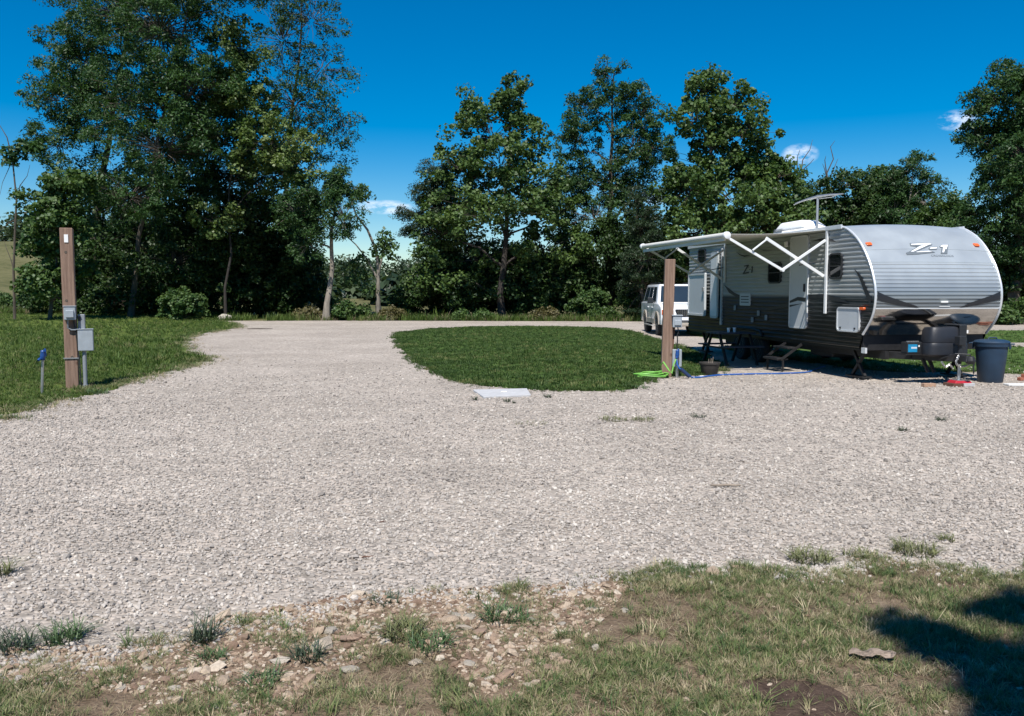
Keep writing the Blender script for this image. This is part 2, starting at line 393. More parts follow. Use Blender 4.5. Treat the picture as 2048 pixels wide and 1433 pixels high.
def crown_h(x, y, a, b, crown):
    p = np.array([x, y]); d = b - a; L = (d ** 2).sum(1) + 1e-9
    t = np.clip(((p - a) * d).sum(1) / L, 0, 1); q = a + d * t[:, None]
    dist = float(np.sqrt(((p - q) ** 2).sum(1)).min())
    return crown * float(ss(0, 3.5, dist))

xs = np.unique(np.concatenate([np.linspace(-3000, -250, 9), np.linspace(-250, 250, 81), np.linspace(250, 3000, 9)]))
ys = np.unique(np.concatenate([np.linspace(-1500, -40, 6), np.linspace(-40, 300, 86), np.linspace(300, 5000, 8)]))
g = MB(); g.grid([[(float(x), float(y), float(TH(x, y)) - .05) for x in xs] for y in ys])
field_m = ground_mat('field_grass', [(.045, .052, .022), (.08, .082, .03), (.135, .125, .058), (.11, .11, .04)], .05, .8, 14, .4, .05)
tag(g.build('ground', field_m, smooth=True), kind='structure')

EDGE_NEAR = [(-700, 1290), (-300, 1330), (0, 1312), (60, 1318), (150, 1322), (260, 1305), (370, 1268), (430, 1252), (560, 1235), (680, 1213), (740, 1195), (870, 1186),
             (1000, 1180), (1140, 1176), (1180, 1160), (1290, 1135), (1400, 1136), (1440, 1146), (1560, 1136), (1640, 1140), (1700, 1122), (1900, 1134), (2048, 1142), (2400, 1120), (2900, 1080)]
near_w = [gp(*p) for p in EDGE_NEAR]
near_line = [(x, y + .05 * math.sin(6.3 * x) + .045 * math.sin(14.7 * x + 1) + .03 * math.sin(33 * x + 2)) for x, y in smooth_poly(near_w, 12, 0, 3, closed=False)]
near_line.sort()
grav_poly = [(p[0], p[1] - .45) for p in near_line] + [(14, 2.8), (40, 14), (48, 52), (26, 46.5), (8, 47.5), (0, 48.2), (-6, 48.8), (-12, 49.2), (-16.4, 48.6), (-18, 44), (-18, 20), (-14, 6)]
gravel_m = gravel_material()
drive = sheet('gravel_drive', grav_poly, 0.0, gravel_m, follow=False)
verge_poly = [(-9, -6), (12, -6)] + [(12, 2.5)] + [p for p in near_line[::-1] if -8 < p[0] < 11] + [(-8.5, 2.5)]
soil_ground = ground_mat('stony_verge_soil', [(.075, .052, .034), (.14, .10, .066), (.21, .155, .105), (.28, .215, .15)], 1.2, 7, 55, .8, .03)
verge = sheet('verge', verge_poly, .006, soil_ground, follow=False)
STRIP = [(-420, 1302), (-100, 1308), (0, 1318), (150, 1326), (260, 1310), (370, 1274), (430, 1258), (560, 1242), (680, 1220), (740, 1202), (870, 1194), (1000, 1190), (1100, 1190), (1200, 1182), (1240, 1205), (1210, 1240), (1150, 1290), (1130, 1340), (1040, 1400), (960, 1400), (900, 1330), (820, 1315), (700, 1335), (640, 1370), (560, 1440), (260, 1440), (290, 1395), (150, 1375), (-100, 1375), (-420, 1370)]
strip_m = ground_mat('stony_tan_soil', [(.10, .066, .042), (.17, .118, .078), (.24, .172, .118), (.31, .235, .17)], 1.6, 9, 60, .9, .03)
sheet('stony_strip', smooth_poly([gp(*p) for p in STRIP], 8, .012, 6), .010, strip_m, follow=False)
DIRT = [gp(*p) for p in [(1475, 1375), (1520, 1362), (1600, 1366), (1660, 1378), (1700, 1405), (1720, 1450), (1600, 1470), (1530, 1450), (1545, 1410), (1500, 1400)]]
sheet('bare_soil', smooth_poly(DIRT, 8, .008, 6), .010, ground_mat('damp_bare_soil', [(.035, .023, .017), (.06, .04, .03), (.085, .058, .043), (.11, .078, .058)], 3, 12, 70, .7, .02), follow=False)
ISL = [(795, 668), (800, 690), (830, 720), (870, 745), (930, 765), (1000, 776), (1100, 782), (1200, 783), (1258, 780), (1286, 768), (1305, 757), (1345, 753), (1395, 751), (1432, 742),
       (1425, 727), (1400, 708), (1350, 692), (1310, 680), (1265, 665), (1235, 659), (1180, 656), (1100, 654), (1000, 654), (900, 656.5), (840, 661)]
isl_poly = smooth_poly([gp(*p) for p in ISL], 6, .05, 5)
lawn_m = ground_mat('mown_lawn', [(.035, .068, .014), (.055, .10, .02), (.08, .13, .03), (.11, .14, .045)], .35, 2.2, 38, .7, .03)
isl = sheet('lawn', isl_poly, .006, lawn_m, crown=.10, follow=False)
LL = [(-400, 846), (0, 832), (100, 806), (180, 791), (220, 783), (262, 764), (330, 745), (395, 728), (412, 716), (372, 702), (368, 684), (400, 669), (475, 655), (455, 645)]
ll_w = [gp(*p) for p in LL] + [(-17.5, 50), (-18, 58), (-70, 62), (-75, 30), (-30, 8)]
left_poly = smooth_poly(ll_w, 6, .05, 8)
long_m = ground_mat('long_grass_lawn', [(.055, .062, .022), (.075, .105, .022), (.11, .15, .03), (.15, .17, .05)], .3, 1.6, 30, .8, .05)
lawn_left = sheet('lawn_left', left_poly, .006, long_m)
RL1 = [gp(*p) for p in [(1780, 744), (1940, 744), (2048, 749), (2300, 758)]] + [(26, 20), (24, 24.6), (13, 25.2), (6.5, 25.6), (6.8, 20)]
RL2 = [(7.5, 28.6), (14, 27.6), (30, 26.6), (46, 28), (46, 37.5), (22, 36.2), (8.5, 37)]
for nm, q in (('lawn_right', RL1), ('lawn_back_right', RL2)):
    sheet(nm, smooth_poly(q, 5, .05, 4), .006, lawn_m, follow=False)
RL1s, RL2s = smooth_poly(RL1, 5), smooth_poly(RL2, 5)

# ------------------------------------------------------------------ trees and shrubs
def unit(a): return a / (np.linalg.norm(a, axis=1, keepdims=True) + 1e-9)
def leaf_mesh(name, pos, dirs, nor, ln, wd, col):
    n = len(pos); side = unit(np.cross(dirs, nor))
    d = dirs * ln[:, None]; s = side * wd[:, None] * .5
    fold = nor * (wd * .12)[:, None]
    V = np.stack([pos - d * .5, pos + s - d * .08 + fold, pos + d * .5, pos - s - d * .08 + fold], 1).reshape(-1, 3)
    me = bpy.data.meshes.new(name)
    me.vertices.add(n * 4); me.vertices.foreach_set('co', V.astype(np.float32).ravel())
    me.loops.add(n * 4); me.loops.foreach_set('vertex_index', np.arange(n * 4, dtype=np.int32))
    me.polygons.add(n); me.polygons.foreach_set('loop_start', np.arange(0, n * 4, 4, dtype=np.int32))
    a = me.attributes.new('tint', 'FLOAT_COLOR', 'POINT')
    C = np.repeat(np.concatenate([col, np.ones((n, 1))], 1), 4, 0); a.data.foreach_set('color', C.astype(np.float32).ravel())
    me.update(calc_edges=True); me.materials.append(foliage)
    return me
def make_leaves(rg, cen, rad, per, size, aspect, droop, cols, flat=.7, cvar=.35):
    """cen (M,3) cluster centres; per leaves each; cols = dark and light tint"""
    Mn = len(cen); idx = np.repeat(np.arange(Mn), int(per * (1.55 if abs(size - .20) < .001 else 1.4))); n = len(idx)
    off = rg.normal(size=(n, 3)); off = unit(off) * (rg.random(n) ** .45)[:, None]
    off[:, 2] *= flat
    pos = cen[idx] + off * rad[idx][:, None]
    if droop: pos[:, 2] -= droop * rad[idx] * (off[:, 0] ** 2 + off[:, 1] ** 2)
    nor = unit(rg.normal(size=(n, 3)) * .62 + off * .45 + np.array([0, -.12, .62]))
    dirs = rg.normal(size=(n, 3)); dirs[:, 2] -= droop * 1.1
    dirs = unit(dirs - nor * (dirs * nor).sum(1)[:, None])
    ln = size * (.65 + .7 * rg.random(n)); wd = ln * aspect
    t = np.clip(.5 + cvar * rg.normal(size=Mn)[idx] * .6 + cvar * rg.normal(size=n) * .7, 0, 1)[:, None]
    col = np.array(cols[0]) * (1 - t) + np.array(cols[1]) * t
    return pos, dirs, nor, ln, wd, col
LEAF = {  # size, aspect, droop, flat, (dark, light)
    'sycamore': (.185, .92, .25, .75, ((.034, .074, .018), (.108, .168, .046))),
    'locust':   (.20, .38, .55, .60, ((.022, .058, .018), (.056, .112, .030))),
    'maple':    (.185, .85, .30, .70, ((.054, .100, .022), (.155, .205, .064))),
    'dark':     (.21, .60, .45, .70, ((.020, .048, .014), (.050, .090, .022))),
    'light':    (.20, .80, .30, .70, ((.038, .085, .024), (.095, .150, .045))),
    'cedar':    (.16, .28, .30, .45, ((.016, .036, .016), (.042, .070, .030))),
    'shrub':    (.17, .60, .20, .80, ((.030, .066, .016), (.085, .140, .030))),
    'brown':    (.22, .60, .30, .70, ((.085, .080, .030), (.150, .130, .060))),
}
def limb(mb, a, b, r0, r1, rg, seg=4, sag=.06, n=5):
    a, b = np.array(a, float), np.array(b, float); L = np.linalg.norm(b - a); pts = []; rs = []
    for i in range(seg + 1):
        t = i / seg; p = a + (b - a) * t
        if 0 < i < seg: p = p + rg.normal(size=3) * L * sag * .5
        p[2] += math.sin(t * math.pi) * L * sag
        pts.append(p); rs.append(r0 + (r1 - r0) * t)
    mb.tube(pts, rs, n, cap=False); return pts
def tree(name, label, D, bx, lobes, kind, cat='tree', group=None, clusters=180, per=75, trunk=.22, seed=1, bark_m=None, crad=.75, top=None, lean=None, basepy=None, twigs=True):
    """lobes: (px, py, rx, ry) ellipses of the crown at depth D"""
    rg = np.random.default_rng(seed); clusters = int(clusters * 1.7)
    x0 = (bx - CX) / F * D; z0 = float(TH(x0, D)) - .08
    root = empty(name, (x0, D, z0), 0, label, cat, group)
    k = D / F; size, asp, droop, flat, cols = LEAF[kind]
    L = []
    for (px, py, rx, ry) in lobes:
        p = at(px, py, D); dy = rg.uniform(-.5, .5) * min(rx * k, 2.5)
        L.append((p[0] - x0, dy, p[2] - z0, rx * k, min(max(rx, ry) * k, 3.6), ry * k))
    L = np.array(L)
    wts = L[:, 3] * L[:, 5]; wts = wts / wts.sum()
    li = rg.choice(len(L), size=clusters, p=wts)
    q = unit(rg.normal(size=(clusters, 3))) * (.35 + .78 * rg.random(clusters) ** .75)[:, None]
    cen = L[li, :3] + q * np.maximum(L[li, 3:6] * 1.10 - crad * .15, .2)
    rad = crad * (.42 + .72 * rg.random(clusters))
    me = leaf_mesh('crown', *make_leaves(rg, cen, rad, per, size, asp, droop, cols, flat))
    link(bpy.data.objects.new('crown', me), root)
    mb = MB(); ti = int(np.argmax(L[:, 2])) if top is None else top
    tip = L[ti, :3].copy(); path = []; rs = []
    nseg = 8
    for i in range(nseg + 1):
        t = i / nseg
        p = np.array([tip[0] * (t ** 1.35), tip[1] * t, tip[2] * t]) + (rg.normal(size=3) * np.array([.13, .13, 0]) if i else 0)
        if lean: p = p + np.array(lean) * math.sin(t * math.pi)
        path.append(p); rs.append(trunk * (1.35 if i == 0 else 1.0) * (1 - .88 * t))
    mb.tube(path, rs, 9, cap=False)
    P = np.array(path)
    for i in range(len(L)):
        if i == ti: continue
        zt = max(.18 * tip[2], L[i, 2] - .55 * math.hypot(L[i, 0], L[i, 1]) - .4)
        j = int(np.argmin(abs(P[:, 2] - zt)))
        limb(mb, P[j], L[i, :3], max(.03, rs[j] * .55), .025, rg, 5, .07, 6)
    if twigs:
        for c in range(clusters):
            limb(mb, L[li[c], :3] * .85 + cen[c] * .15 - np.array([0, 0, .2]), cen[c], .022, .008, rg, 2, .05, 3)
    mb.build('trunk', bark_m or bark, root, smooth=True)
    return root
def shrub(name, label, px, py, w, h, kind, seed, D=None, cat='shrub', group=None, per=60, nc=26, crad=.35):
    """px,py: base in the photo, w,h in metres"""
    rg = np.random.default_rng(seed)
    if D is None: x, y = gp(px, py)
    else: y = D; x = (px - CX) / F * D
    z = float(TH(x, y)) - .03
    root = empty(name, (x, y, z), 0, label, cat, group)
    size, asp, droop, flat, cols = LEAF[kind]
    q = unit(rg.normal(size=(nc, 3))) * (.2 + .8 * rg.random(nc) ** .5)[:, None]
    cen = np.stack([q[:, 0] * w / 2 * .85, q[:, 1] * w / 2.4 * .85, h * .5 + q[:, 2] * h * .42], 1)
    cen[:, 0] += rg.normal(size=nc) * w * .06; cen[:, 2] *= (1 - .35 * np.abs(cen[:, 0]) / (w / 2 + .01))
    cen[:, 2] = np.maximum(cen[:, 2], .12)
    rad = crad * (.6 + .8 * rg.random(nc))
    me = leaf_mesh('foliage', *make_leaves(rg, cen, rad, per, size * .8, asp, droop, cols, flat))
    link(bpy.data.objects.new('foliage', me), root)
    mb = MB()
    for i in range(7):
        c = cen[rg.integers(nc)]
        limb(mb, (rg.normal() * .06, rg.normal() * .06, 0), c, .022, .008, rg, 3, .05, 4)
    mb.build('stem', bark, root)
    return root
GT = 'trees along the back edge of the drive'
# left grove
tree('locust_tree', 'tall dark locust tree at the left end of the left grove', 56, 185, [(135, 200, 66, 55), (165, 110, 74, 75), (225, 20, 105, 70), (140, 285, 70, 46), (210, 190, 84, 90), (260, -70, 120, 70)], 'locust', group=GT, clusters=300, per=80, trunk=.30, seed=11, crad=.8)
tree('locust_tree', 'dense locust tree with a slim lit trunk in the middle of the left grove', 50.5, 262, [(330, 60, 120, 100), (300, 200, 130, 90), (340, 300, 120, 75), (270, 390, 110, 65), (400, -50, 120, 70), (400, 180, 90, 80)], 'locust', group=GT, clusters=340, per=80, trunk=.16, seed=12, crad=.8)
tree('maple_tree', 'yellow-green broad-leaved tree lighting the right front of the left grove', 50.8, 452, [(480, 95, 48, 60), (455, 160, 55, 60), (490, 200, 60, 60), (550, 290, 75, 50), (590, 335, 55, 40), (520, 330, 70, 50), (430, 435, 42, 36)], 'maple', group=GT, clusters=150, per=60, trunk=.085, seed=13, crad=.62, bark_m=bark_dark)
tree('locust_tree', 'tall airy tree with feathery gaps at the right side of the left grove', 58, 565, [(560, 70, 60, 90), (625, 40, 70, 60), (640, 130, 65, 60), (650, 230, 65, 50), (690, 250, 35, 50), (590, 200, 70, 90), (600, -30, 70, 60), (640, 300, 60, 40)], 'locust', group=GT, clusters=190, per=38, trunk=.24, seed=14, crad=.75)
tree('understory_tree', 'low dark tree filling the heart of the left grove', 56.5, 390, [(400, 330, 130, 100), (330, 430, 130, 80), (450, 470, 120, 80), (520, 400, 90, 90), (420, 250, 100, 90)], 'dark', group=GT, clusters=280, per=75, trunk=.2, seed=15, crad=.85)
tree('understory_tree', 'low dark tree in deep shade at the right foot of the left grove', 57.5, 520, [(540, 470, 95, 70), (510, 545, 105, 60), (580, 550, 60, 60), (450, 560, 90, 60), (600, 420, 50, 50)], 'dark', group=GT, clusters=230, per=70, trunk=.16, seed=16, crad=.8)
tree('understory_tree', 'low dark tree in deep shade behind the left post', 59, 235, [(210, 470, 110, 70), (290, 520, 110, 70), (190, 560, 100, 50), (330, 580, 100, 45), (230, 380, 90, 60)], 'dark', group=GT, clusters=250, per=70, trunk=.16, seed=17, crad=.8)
tree('broadleaf_tree', 'small pale green tree with big leaves just left of the left post', 46, 100, [(115, 415, 60, 45), (85, 480, 45, 35), (140, 460, 60, 50), (95, 560, 45, 36), (130, 545, 50, 40), (150, 360, 50, 30)], 'light', group=GT, clusters=120, per=55, trunk=.10, seed=18, crad=.6)
tree('locust_tree', 'small locust with a bare lit trunk standing apart right of the left grove', 50, 652, [(640, 385, 55, 28), (690, 370, 38, 30), (595, 420, 45, 40), (690, 430, 35, 45), (620, 480, 35, 45), (680, 350, 30, 20)], 'locust', group=GT, clusters=110, per=52, trunk=.20, seed=19, crad=.6, bark_m=bark_pale)
# thin leaning tree at the far left
rg = np.random.default_rng(5)
r_ = empty('sapling', (*[(30 - CX) / F * 45, 45], float(TH(-26, 45)) - .05), 0, 'thin leaning nearly bare sapling at the far left edge', 'tree', GT)
mb = MB(); pth = [at(px, py, 45) for px, py in [(25, 622), (27, 540), (31, 440), (33, 400), (25, 320), (14, 275), (-4, 245)]]
loc = Vector(r_.location); pth = [Vector(p) - loc for p in pth]; pth[0] = Vector((0, 0, 0)); mb.tube(pth, [.075, .06, .052, .045, .035, .026, .012], 7)
for (i, px, py) in ((2, -10, 470), (3, 60, 330), (4, 0, 390), (4, -30, 300), (1, 8, 480)):
    limb(mb, pth[i], Vector(at(px, py, 45)) - loc, .03, .008, rg, 3, .05, 4)
mb.build('trunk', bark, r_, smooth=True)
cen = np.array([np.array(at(px, py, 45)) - np.array(loc) for px, py in ((45, 285), (60, 295), (20, 320), (15, 300), (75, 290), (35, 305))])
link(bpy.data.objects.new('crown', leaf_mesh('crown', *make_leaves(rg, cen, np.full(6, .45), 70, .30, .4, .5, LEAF['locust'][4]))), r_)
# leaning pale tree in the gap
r_ = empty('leaning_tree', (*[(757 - CX) / F * 51, 51], -.05), 0, 'pale forked leaning tree with few leaves in the gap', 'tree', GT)
loc = Vector(r_.location); mb = MB(); W = lambda px, py: Vector(at(px, py, 51)) - loc
mb.tube([Vector((0, 0, 0)), W(756, 580), W(757, 540), W(752, 500), W(735, 460), W(712, 430), W(700, 395)], [.15, .12, .10, .085, .07, .05, .02], 7)
mb.tube([W(756, 560), W(735, 520), W(712, 490), W(690, 470)], [.07, .05, .04, .02], 6); mb.tube([W(757, 545), W(768, 500), W(772, 470)], [.06, .05, .02], 6)
mb.build('trunk', bark_pale, r_, smooth=True)
cen = np.array([list(W(px, py)) for px, py in ((770, 470), (762, 485), (780, 488), (755, 500), (775, 505), (722, 515), (705, 530), (730, 545), (715, 390), (722, 380), (740, 575), (700, 560), (715, 550))])
link(bpy.data.objects.new('crown', leaf_mesh('crown', *make_leaves(rg, cen, np.full(len(cen), .62), 75, .24, .6, .4, LEAF['light'][4]))), r_)
# middle group
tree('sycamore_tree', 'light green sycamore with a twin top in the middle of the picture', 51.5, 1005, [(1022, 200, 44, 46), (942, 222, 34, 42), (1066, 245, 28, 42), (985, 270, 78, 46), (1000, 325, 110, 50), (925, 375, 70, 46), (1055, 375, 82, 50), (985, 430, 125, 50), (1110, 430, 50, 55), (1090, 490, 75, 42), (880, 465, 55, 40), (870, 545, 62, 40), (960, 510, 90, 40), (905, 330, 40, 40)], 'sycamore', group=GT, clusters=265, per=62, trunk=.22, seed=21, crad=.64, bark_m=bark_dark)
tree('cedar_tree', 'dark feathery cedar leaning out left of the twin-topped sycamore', 53.5, 905, [(860, 385, 42, 22), (845, 425, 45, 18), (880, 350, 35, 30), (850, 455, 50, 18), (900, 420, 50, 50), (895, 480, 60, 40)], 'cedar', group=GT, clusters=150, per=90, trunk=.15, seed=22, crad=.62)
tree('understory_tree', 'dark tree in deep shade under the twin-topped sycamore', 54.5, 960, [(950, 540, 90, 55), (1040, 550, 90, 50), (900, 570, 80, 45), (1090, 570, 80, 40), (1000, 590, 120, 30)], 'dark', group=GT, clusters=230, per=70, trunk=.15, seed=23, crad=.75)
tree('locust_tree', 'tall dark locust tree between the two sycamores', 55.5, 1215, [(1225, 150, 32, 32), (1252, 190, 42, 36), (1190, 215, 54, 48), (1290, 222, 52, 34), (1155, 280, 52, 46), (1310, 290, 40, 50), (1130, 400, 45, 50), (1265, 290, 62, 56), (1215, 350, 75, 55), (1150, 350, 40, 40), (1270, 390, 70, 50), (1190, 430, 70, 45)], 'locust', group=GT, clusters=240, per=72, trunk=.26, seed=24, crad=.66)
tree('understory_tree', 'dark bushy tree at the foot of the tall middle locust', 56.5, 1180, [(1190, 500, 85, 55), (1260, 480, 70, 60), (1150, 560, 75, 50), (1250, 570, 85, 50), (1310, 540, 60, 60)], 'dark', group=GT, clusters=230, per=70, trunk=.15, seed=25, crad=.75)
tree('cedar_tree', 'reddish green cedar behind the white car', 49, 1285, [(1275, 400, 22, 35), (1285, 450, 34, 40), (1290, 510, 45, 50), (1290, 570, 55, 50)], 'cedar', group=GT, clusters=110, per=90, trunk=.14, seed=26, crad=.5)
tree('sycamore_tree', 'broad green sycamore rising behind the trailer awning', 49.5, 1425, [(1408, 182, 46, 36), (1466, 212, 48, 36), (1385, 245, 58, 50), (1490, 262, 58, 45), (1420, 320, 85, 55), (1510, 330, 45, 45), (1380, 380, 62, 55), (1460, 400, 90, 50), (1550, 350, 48, 44), (1590, 345, 24, 22), (1570, 420, 60, 50), (1400, 460, 85, 45), (1500, 460, 80, 40), (1420, 530, 90, 50)], 'sycamore', group=GT, clusters=360, per=62, trunk=.3, seed=27, crad=.64)
# behind the trailer
GR = 'trees behind the trailer'
tree('broadleaf_tree', 'rounded green tree right of the aerial behind the trailer roof', 60, 1660, [(1635, 386, 42, 30), (1685, 371, 45, 28), (1650, 436, 70, 45), (1720, 426, 55, 45), (1640, 496, 90, 50)], 'dark', group=GR, clusters=190, per=70, trunk=.2, seed=31, crad=.68)
tree('broadleaf_tree', 'green tree in the middle of the row behind the trailer roof', 62, 1765, [(1755, 366, 45, 30), (1785, 396, 50, 40), (1740, 436, 70, 45), (1790, 476, 80, 50)], 'light', group=GR, clusters=160, per=65, trunk=.2, seed=32, crad=.68)
tree('broadleaf_tree', 'spreading tree with pale bare limbs above the curved trailer nose', 58, 1800, [(1830, 331, 36, 24), (1862, 361, 26, 26), (1800, 361, 34, 26), (1850, 401, 40, 26), (1790, 416, 46, 36), (1840, 466, 70, 40)], 'locust', group=GR, clusters=130, per=60, trunk=.22, seed=33, crad=.6, bark_m=bark_pale)
tree('broadleaf_tree', 'small green tree squeezed beside the big right-hand tree', 57, 1895, [(1885, 411, 32, 30), (1905, 446, 36, 40), (1870, 456, 50, 45), (1900, 516, 60, 60)], 'shrub', group=GR, clusters=120, per=75, trunk=.14, seed=34, crad=.6)
tree('locust_tree', 'big dark tree cut by the right edge of the picture', 46, 2035, [(2035, 150, 55, 38), (2000, 200, 60, 45), (2060, 230, 80, 60), (1970, 270, 40, 38), (2030, 310, 85, 60), (1985, 370, 60, 50), (2060, 400, 100, 70), (1950, 420, 34, 40), (2000, 470, 75, 60), (2090, 320, 80, 100), (2070, 500, 90, 60)], 'locust', group=GR, clusters=380, per=78, trunk=.34, seed=35, crad=.66)
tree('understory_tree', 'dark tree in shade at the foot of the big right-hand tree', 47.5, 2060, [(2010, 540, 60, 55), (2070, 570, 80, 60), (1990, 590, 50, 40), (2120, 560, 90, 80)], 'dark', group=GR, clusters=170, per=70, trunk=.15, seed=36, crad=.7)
for i, (px, pts_, lb) in enumerate(((330, [(300, 560, 90, 50), (360, 520, 80, 60), (250, 600, 70, 30)], 'low thicket tree behind the rounded bush in the left grove'),
                                (470, [(440, 560, 80, 55), (500, 590, 80, 36), (470, 500, 80, 50)], 'low thicket tree in the darkest part of the left grove'),
                                (560, [(560, 590, 60, 40), (590, 520, 50, 60), (600, 590, 40, 40)], 'low thicket tree at the right corner of the left grove'),
                                (150, [(120, 590, 80, 34), (190, 590, 70, 36), (170, 520, 60, 45)], 'low thicket tree directly behind the left post'),
                                (880, [(870, 590, 60, 45), (900, 560, 55, 50), (930, 600, 60, 35)], 'low thicket tree left of the twin-topped sycamore trunk'),
                                (1110, [(1100, 590, 70, 40), (1130, 530, 60, 50), (1060, 600, 60, 32)], 'low thicket tree right of the twin-topped sycamore trunk'),
                                (1340, [(1340, 520, 60, 60), (1350, 580, 60, 45), (1400, 560, 60, 50)], 'low thicket tree behind the roof of the white car'))):
    tree('understory_tree', lb, 53.5 + (i % 3) * 1.2, px, pts_, 'dark', group=GT, clusters=80, per=75, trunk=.1, seed=60 + i, crad=.75)
# dead snags
for k, (px, tops) in enumerate(((1592, [(1600, 300), (1625, 280), (1590, 330), (1628, 318)]), (1655, [(1652, 312), (1670, 282), (1676, 318), (1645, 328)]))):
    D = 61; x = (px - CX) / F * D
    r_ = empty('dead_tree', (x, D, -.05), 0, ('left', 'right')[k] + '-hand bare dead tree poking above the trees behind the trailer', 'tree', 'bare dead trees')
    mb = MB(); loc = Vector(r_.location); fk = Vector(at(px, 372, D)) - loc
    mb.tube([Vector((0, 0, 0)), Vector((.2, .1, fk.z * .5)), fk], [.2, .15, .08], 7)
    for t in tops: limb(mb, fk, Vector(at(t[0], t[1], D)) - loc, .065, .012, rg, 4, .07, 5)
    mb.build('trunk', bark, r_, smooth=True)
# shrubs along the foot of the trees
GS = 'shrubs along the foot of the trees'
SH = [  # name, label, px, base py, w, h, kind
    ('shrub', 'rounded leafy green bush at the corner of the left lawn', 366, 642, 3.4, 2.1, 'light', 45, None),
    ('shrub', 'low dark bush in front of the grove, left of the rounded bush', 262, 634, 3.4, 1.2, 'shrub', 30, None),
    ('shrub', 'dark bush between the left post and the thin sapling', 70, 628, 3.6, 1.6, 'shrub', 30, None),
    ('shrub', 'green bush at the far left edge under the sapling', 5, 630, 2.6, 1.5, 'light', 25, None),
    ('shrub', 'low bush behind the left post', 150, 630, 3.2, 1.2, 'shrub', 25, None),
    ('shrub', 'leafy bush below the bare trunk of the small locust', 655, 633, 2.2, 1.6, 'shrub', 30, None),
    ('shrub', 'green bank of weeds left of the white stump', 700, 640, 2.8, 1.2, 'light', 28, None),
    ('shrub', 'brownish dry weeds beside the dark left grove', 620, 640, 2.2, .9, 'brown', 20, None),
    ('shrub', 'dry brown weeds right of the white stump', 785, 640, 1.8, .8, 'brown', 18, None),
    ('shrub', 'tall bush right of the white stump', 812, 637, 2.6, 2.4, 'light', 34, None),
    ('shrub', 'low leafy plant at the gravel edge under the sycamore', 925, 641, 1.2, .6, 'light', 12, None),
    ('shrub', 'second low leafy plant at the gravel edge under the sycamore', 965, 641, 1.3, .65, 'light', 12, None),
    ('shrub', 'dark bush in the shade right of the sycamore trunk', 1065, 638, 2.8, 2.2, 'shrub', 36, None),
    ('shrub', 'bright arching bush left of the white car', 1175, 639, 3.0, 2.3, 'light', 40, None),
    ('shrub', 'brown-stemmed weeds left of the arching bush', 1095, 641, 1.8, .8, 'brown', 18, None),
    ('shrub', 'low green weeds below the arching bush', 1215, 641, 2.4, .8, 'shrub', 22, None),
    ('shrub', 'dark bush next to the rear of the white car', 1268, 640, 2.2, 2.4, 'shrub', 32, None),
    ('shrub', 'pale green weeds by the lane right of the trailer nose', 1985, 650, 2.4, 1.3, 'light', 30, None),
    ('shrub', 'dark bush at the right edge beside the lane', 2045, 649, 2.8, 1.6, 'shrub', 30, None),
    ('shrub', 'green bush half hidden behind the trailer nose', 1925, 648, 3.0, 2.0, 'shrub', 30, None),
]
for i, (nm, lb, px, py, w, h, kd, nc, D) in enumerate(SH):
    shrub(nm, lb, px, py, w, h, kd, 100 + i, D, group=GS, nc=int(nc * 1.3), per=70, crad=.36)
# wooded crest and thickets far behind, seen as one mass
rg = np.random.default_rng(77)
cx_ = np.concatenate([rg.uniform(-230, 230, 560), rg.uniform(-60, 60, 130)])
cy_ = np.concatenate([rg.uniform(250, 300, 560), rg.uniform(92, 150, 130)])
gap = (np.abs(cx_ + 12 - 0 * cy_) < -1)
hh = np.where(cy_ > 200, rg.uniform(3, 11, len(cx_)), rg.uniform(.8, 3.0, len(cx_)))
cen = np.stack([cx_, cy_, TH(cx_, cy_) + hh * .55], 1)
far_leaf = leaf_mesh('distant_woods', *make_leaves(rg, cen, np.where(cy_ > 200, 5.0, 2.0), 130, 1.1, .7, .2, ((.022, .042, .022), (.06, .09, .035)), .9))
tag(link(bpy.data.objects.new('distant_woods', far_leaf)), 'far wooded crest and thickets beyond the field', 'woods', kind='stuff')
# tree standing behind the camera on the right: its shade falls on the verge
rg = np.random.default_rng(42)
r_ = empty('shade_tree', (4.2, -4.6, -.03), 0, 'roadside tree whose shade falls on the grass at bottom right', 'tree')
sl = Vector((.111, .63, -1)); loc = Vector(r_.location)
def above(px, py, h):
    x, y = gp(px, py); h *= 1.8; return Vector((x - sl.x * h, y - sl.y * h, h)) - loc
cl = []
for px, py, h, n_, sp in ((1800, 1262, 4.6, 2, 12), (1860, 1280, 4.7, 3, 18), (1930, 1300, 4.8, 4, 24), (2000, 1320, 4.9, 5, 28), (2060, 1345, 5.0, 6, 36), (2030, 1395, 5.0, 8, 40), (2110, 1400, 5.1, 10, 60), (2080, 1450, 5.2, 10, 55), (2180, 1330, 5.2, 10, 60), (2010, 1225, 4.6, 3, 20), (2060, 1215, 4.7, 4, 25), (2130, 1220, 4.8, 5, 40), (2250, 1250, 5.2, 8, 70)):
    for _ in range(n_): cl.append(above(px + rg.normal() * sp, py + rg.normal() * sp * .45, h + rg.normal() * .12))
for _ in range(90):
    q = unit(rg.normal(size=(1, 3)))[0]; cl.append(Vector((4.6 + q[0] * 2.4, -4.6 + q[1] * 2.6, 10.5 + q[2] * 1.8)) - loc)
cen = np.array([list(c) for c in cl])
link(bpy.data.objects.new('crown', leaf_mesh('crown', *make_leaves(rg, cen, np.full(len(cen), .20), 44, .11, .6, .3, LEAF['light'][4]))), r_)
mb = MB(); mb.tube([(0, 0, 0), (-.05, .05, 2.6), (.05, 0, 5.2), (-.1, .1, 7.8), (0, 0, 10.6)], [.26, .2, .18, .14, .05], 10)
for c in cl[::3]: limb(mb, (-.02, .02, 6.2 + rg.random() * 1.4), c, .045, .008, rg, 5, .06, 5)
mb.build('trunk', bark, r_, smooth=True)

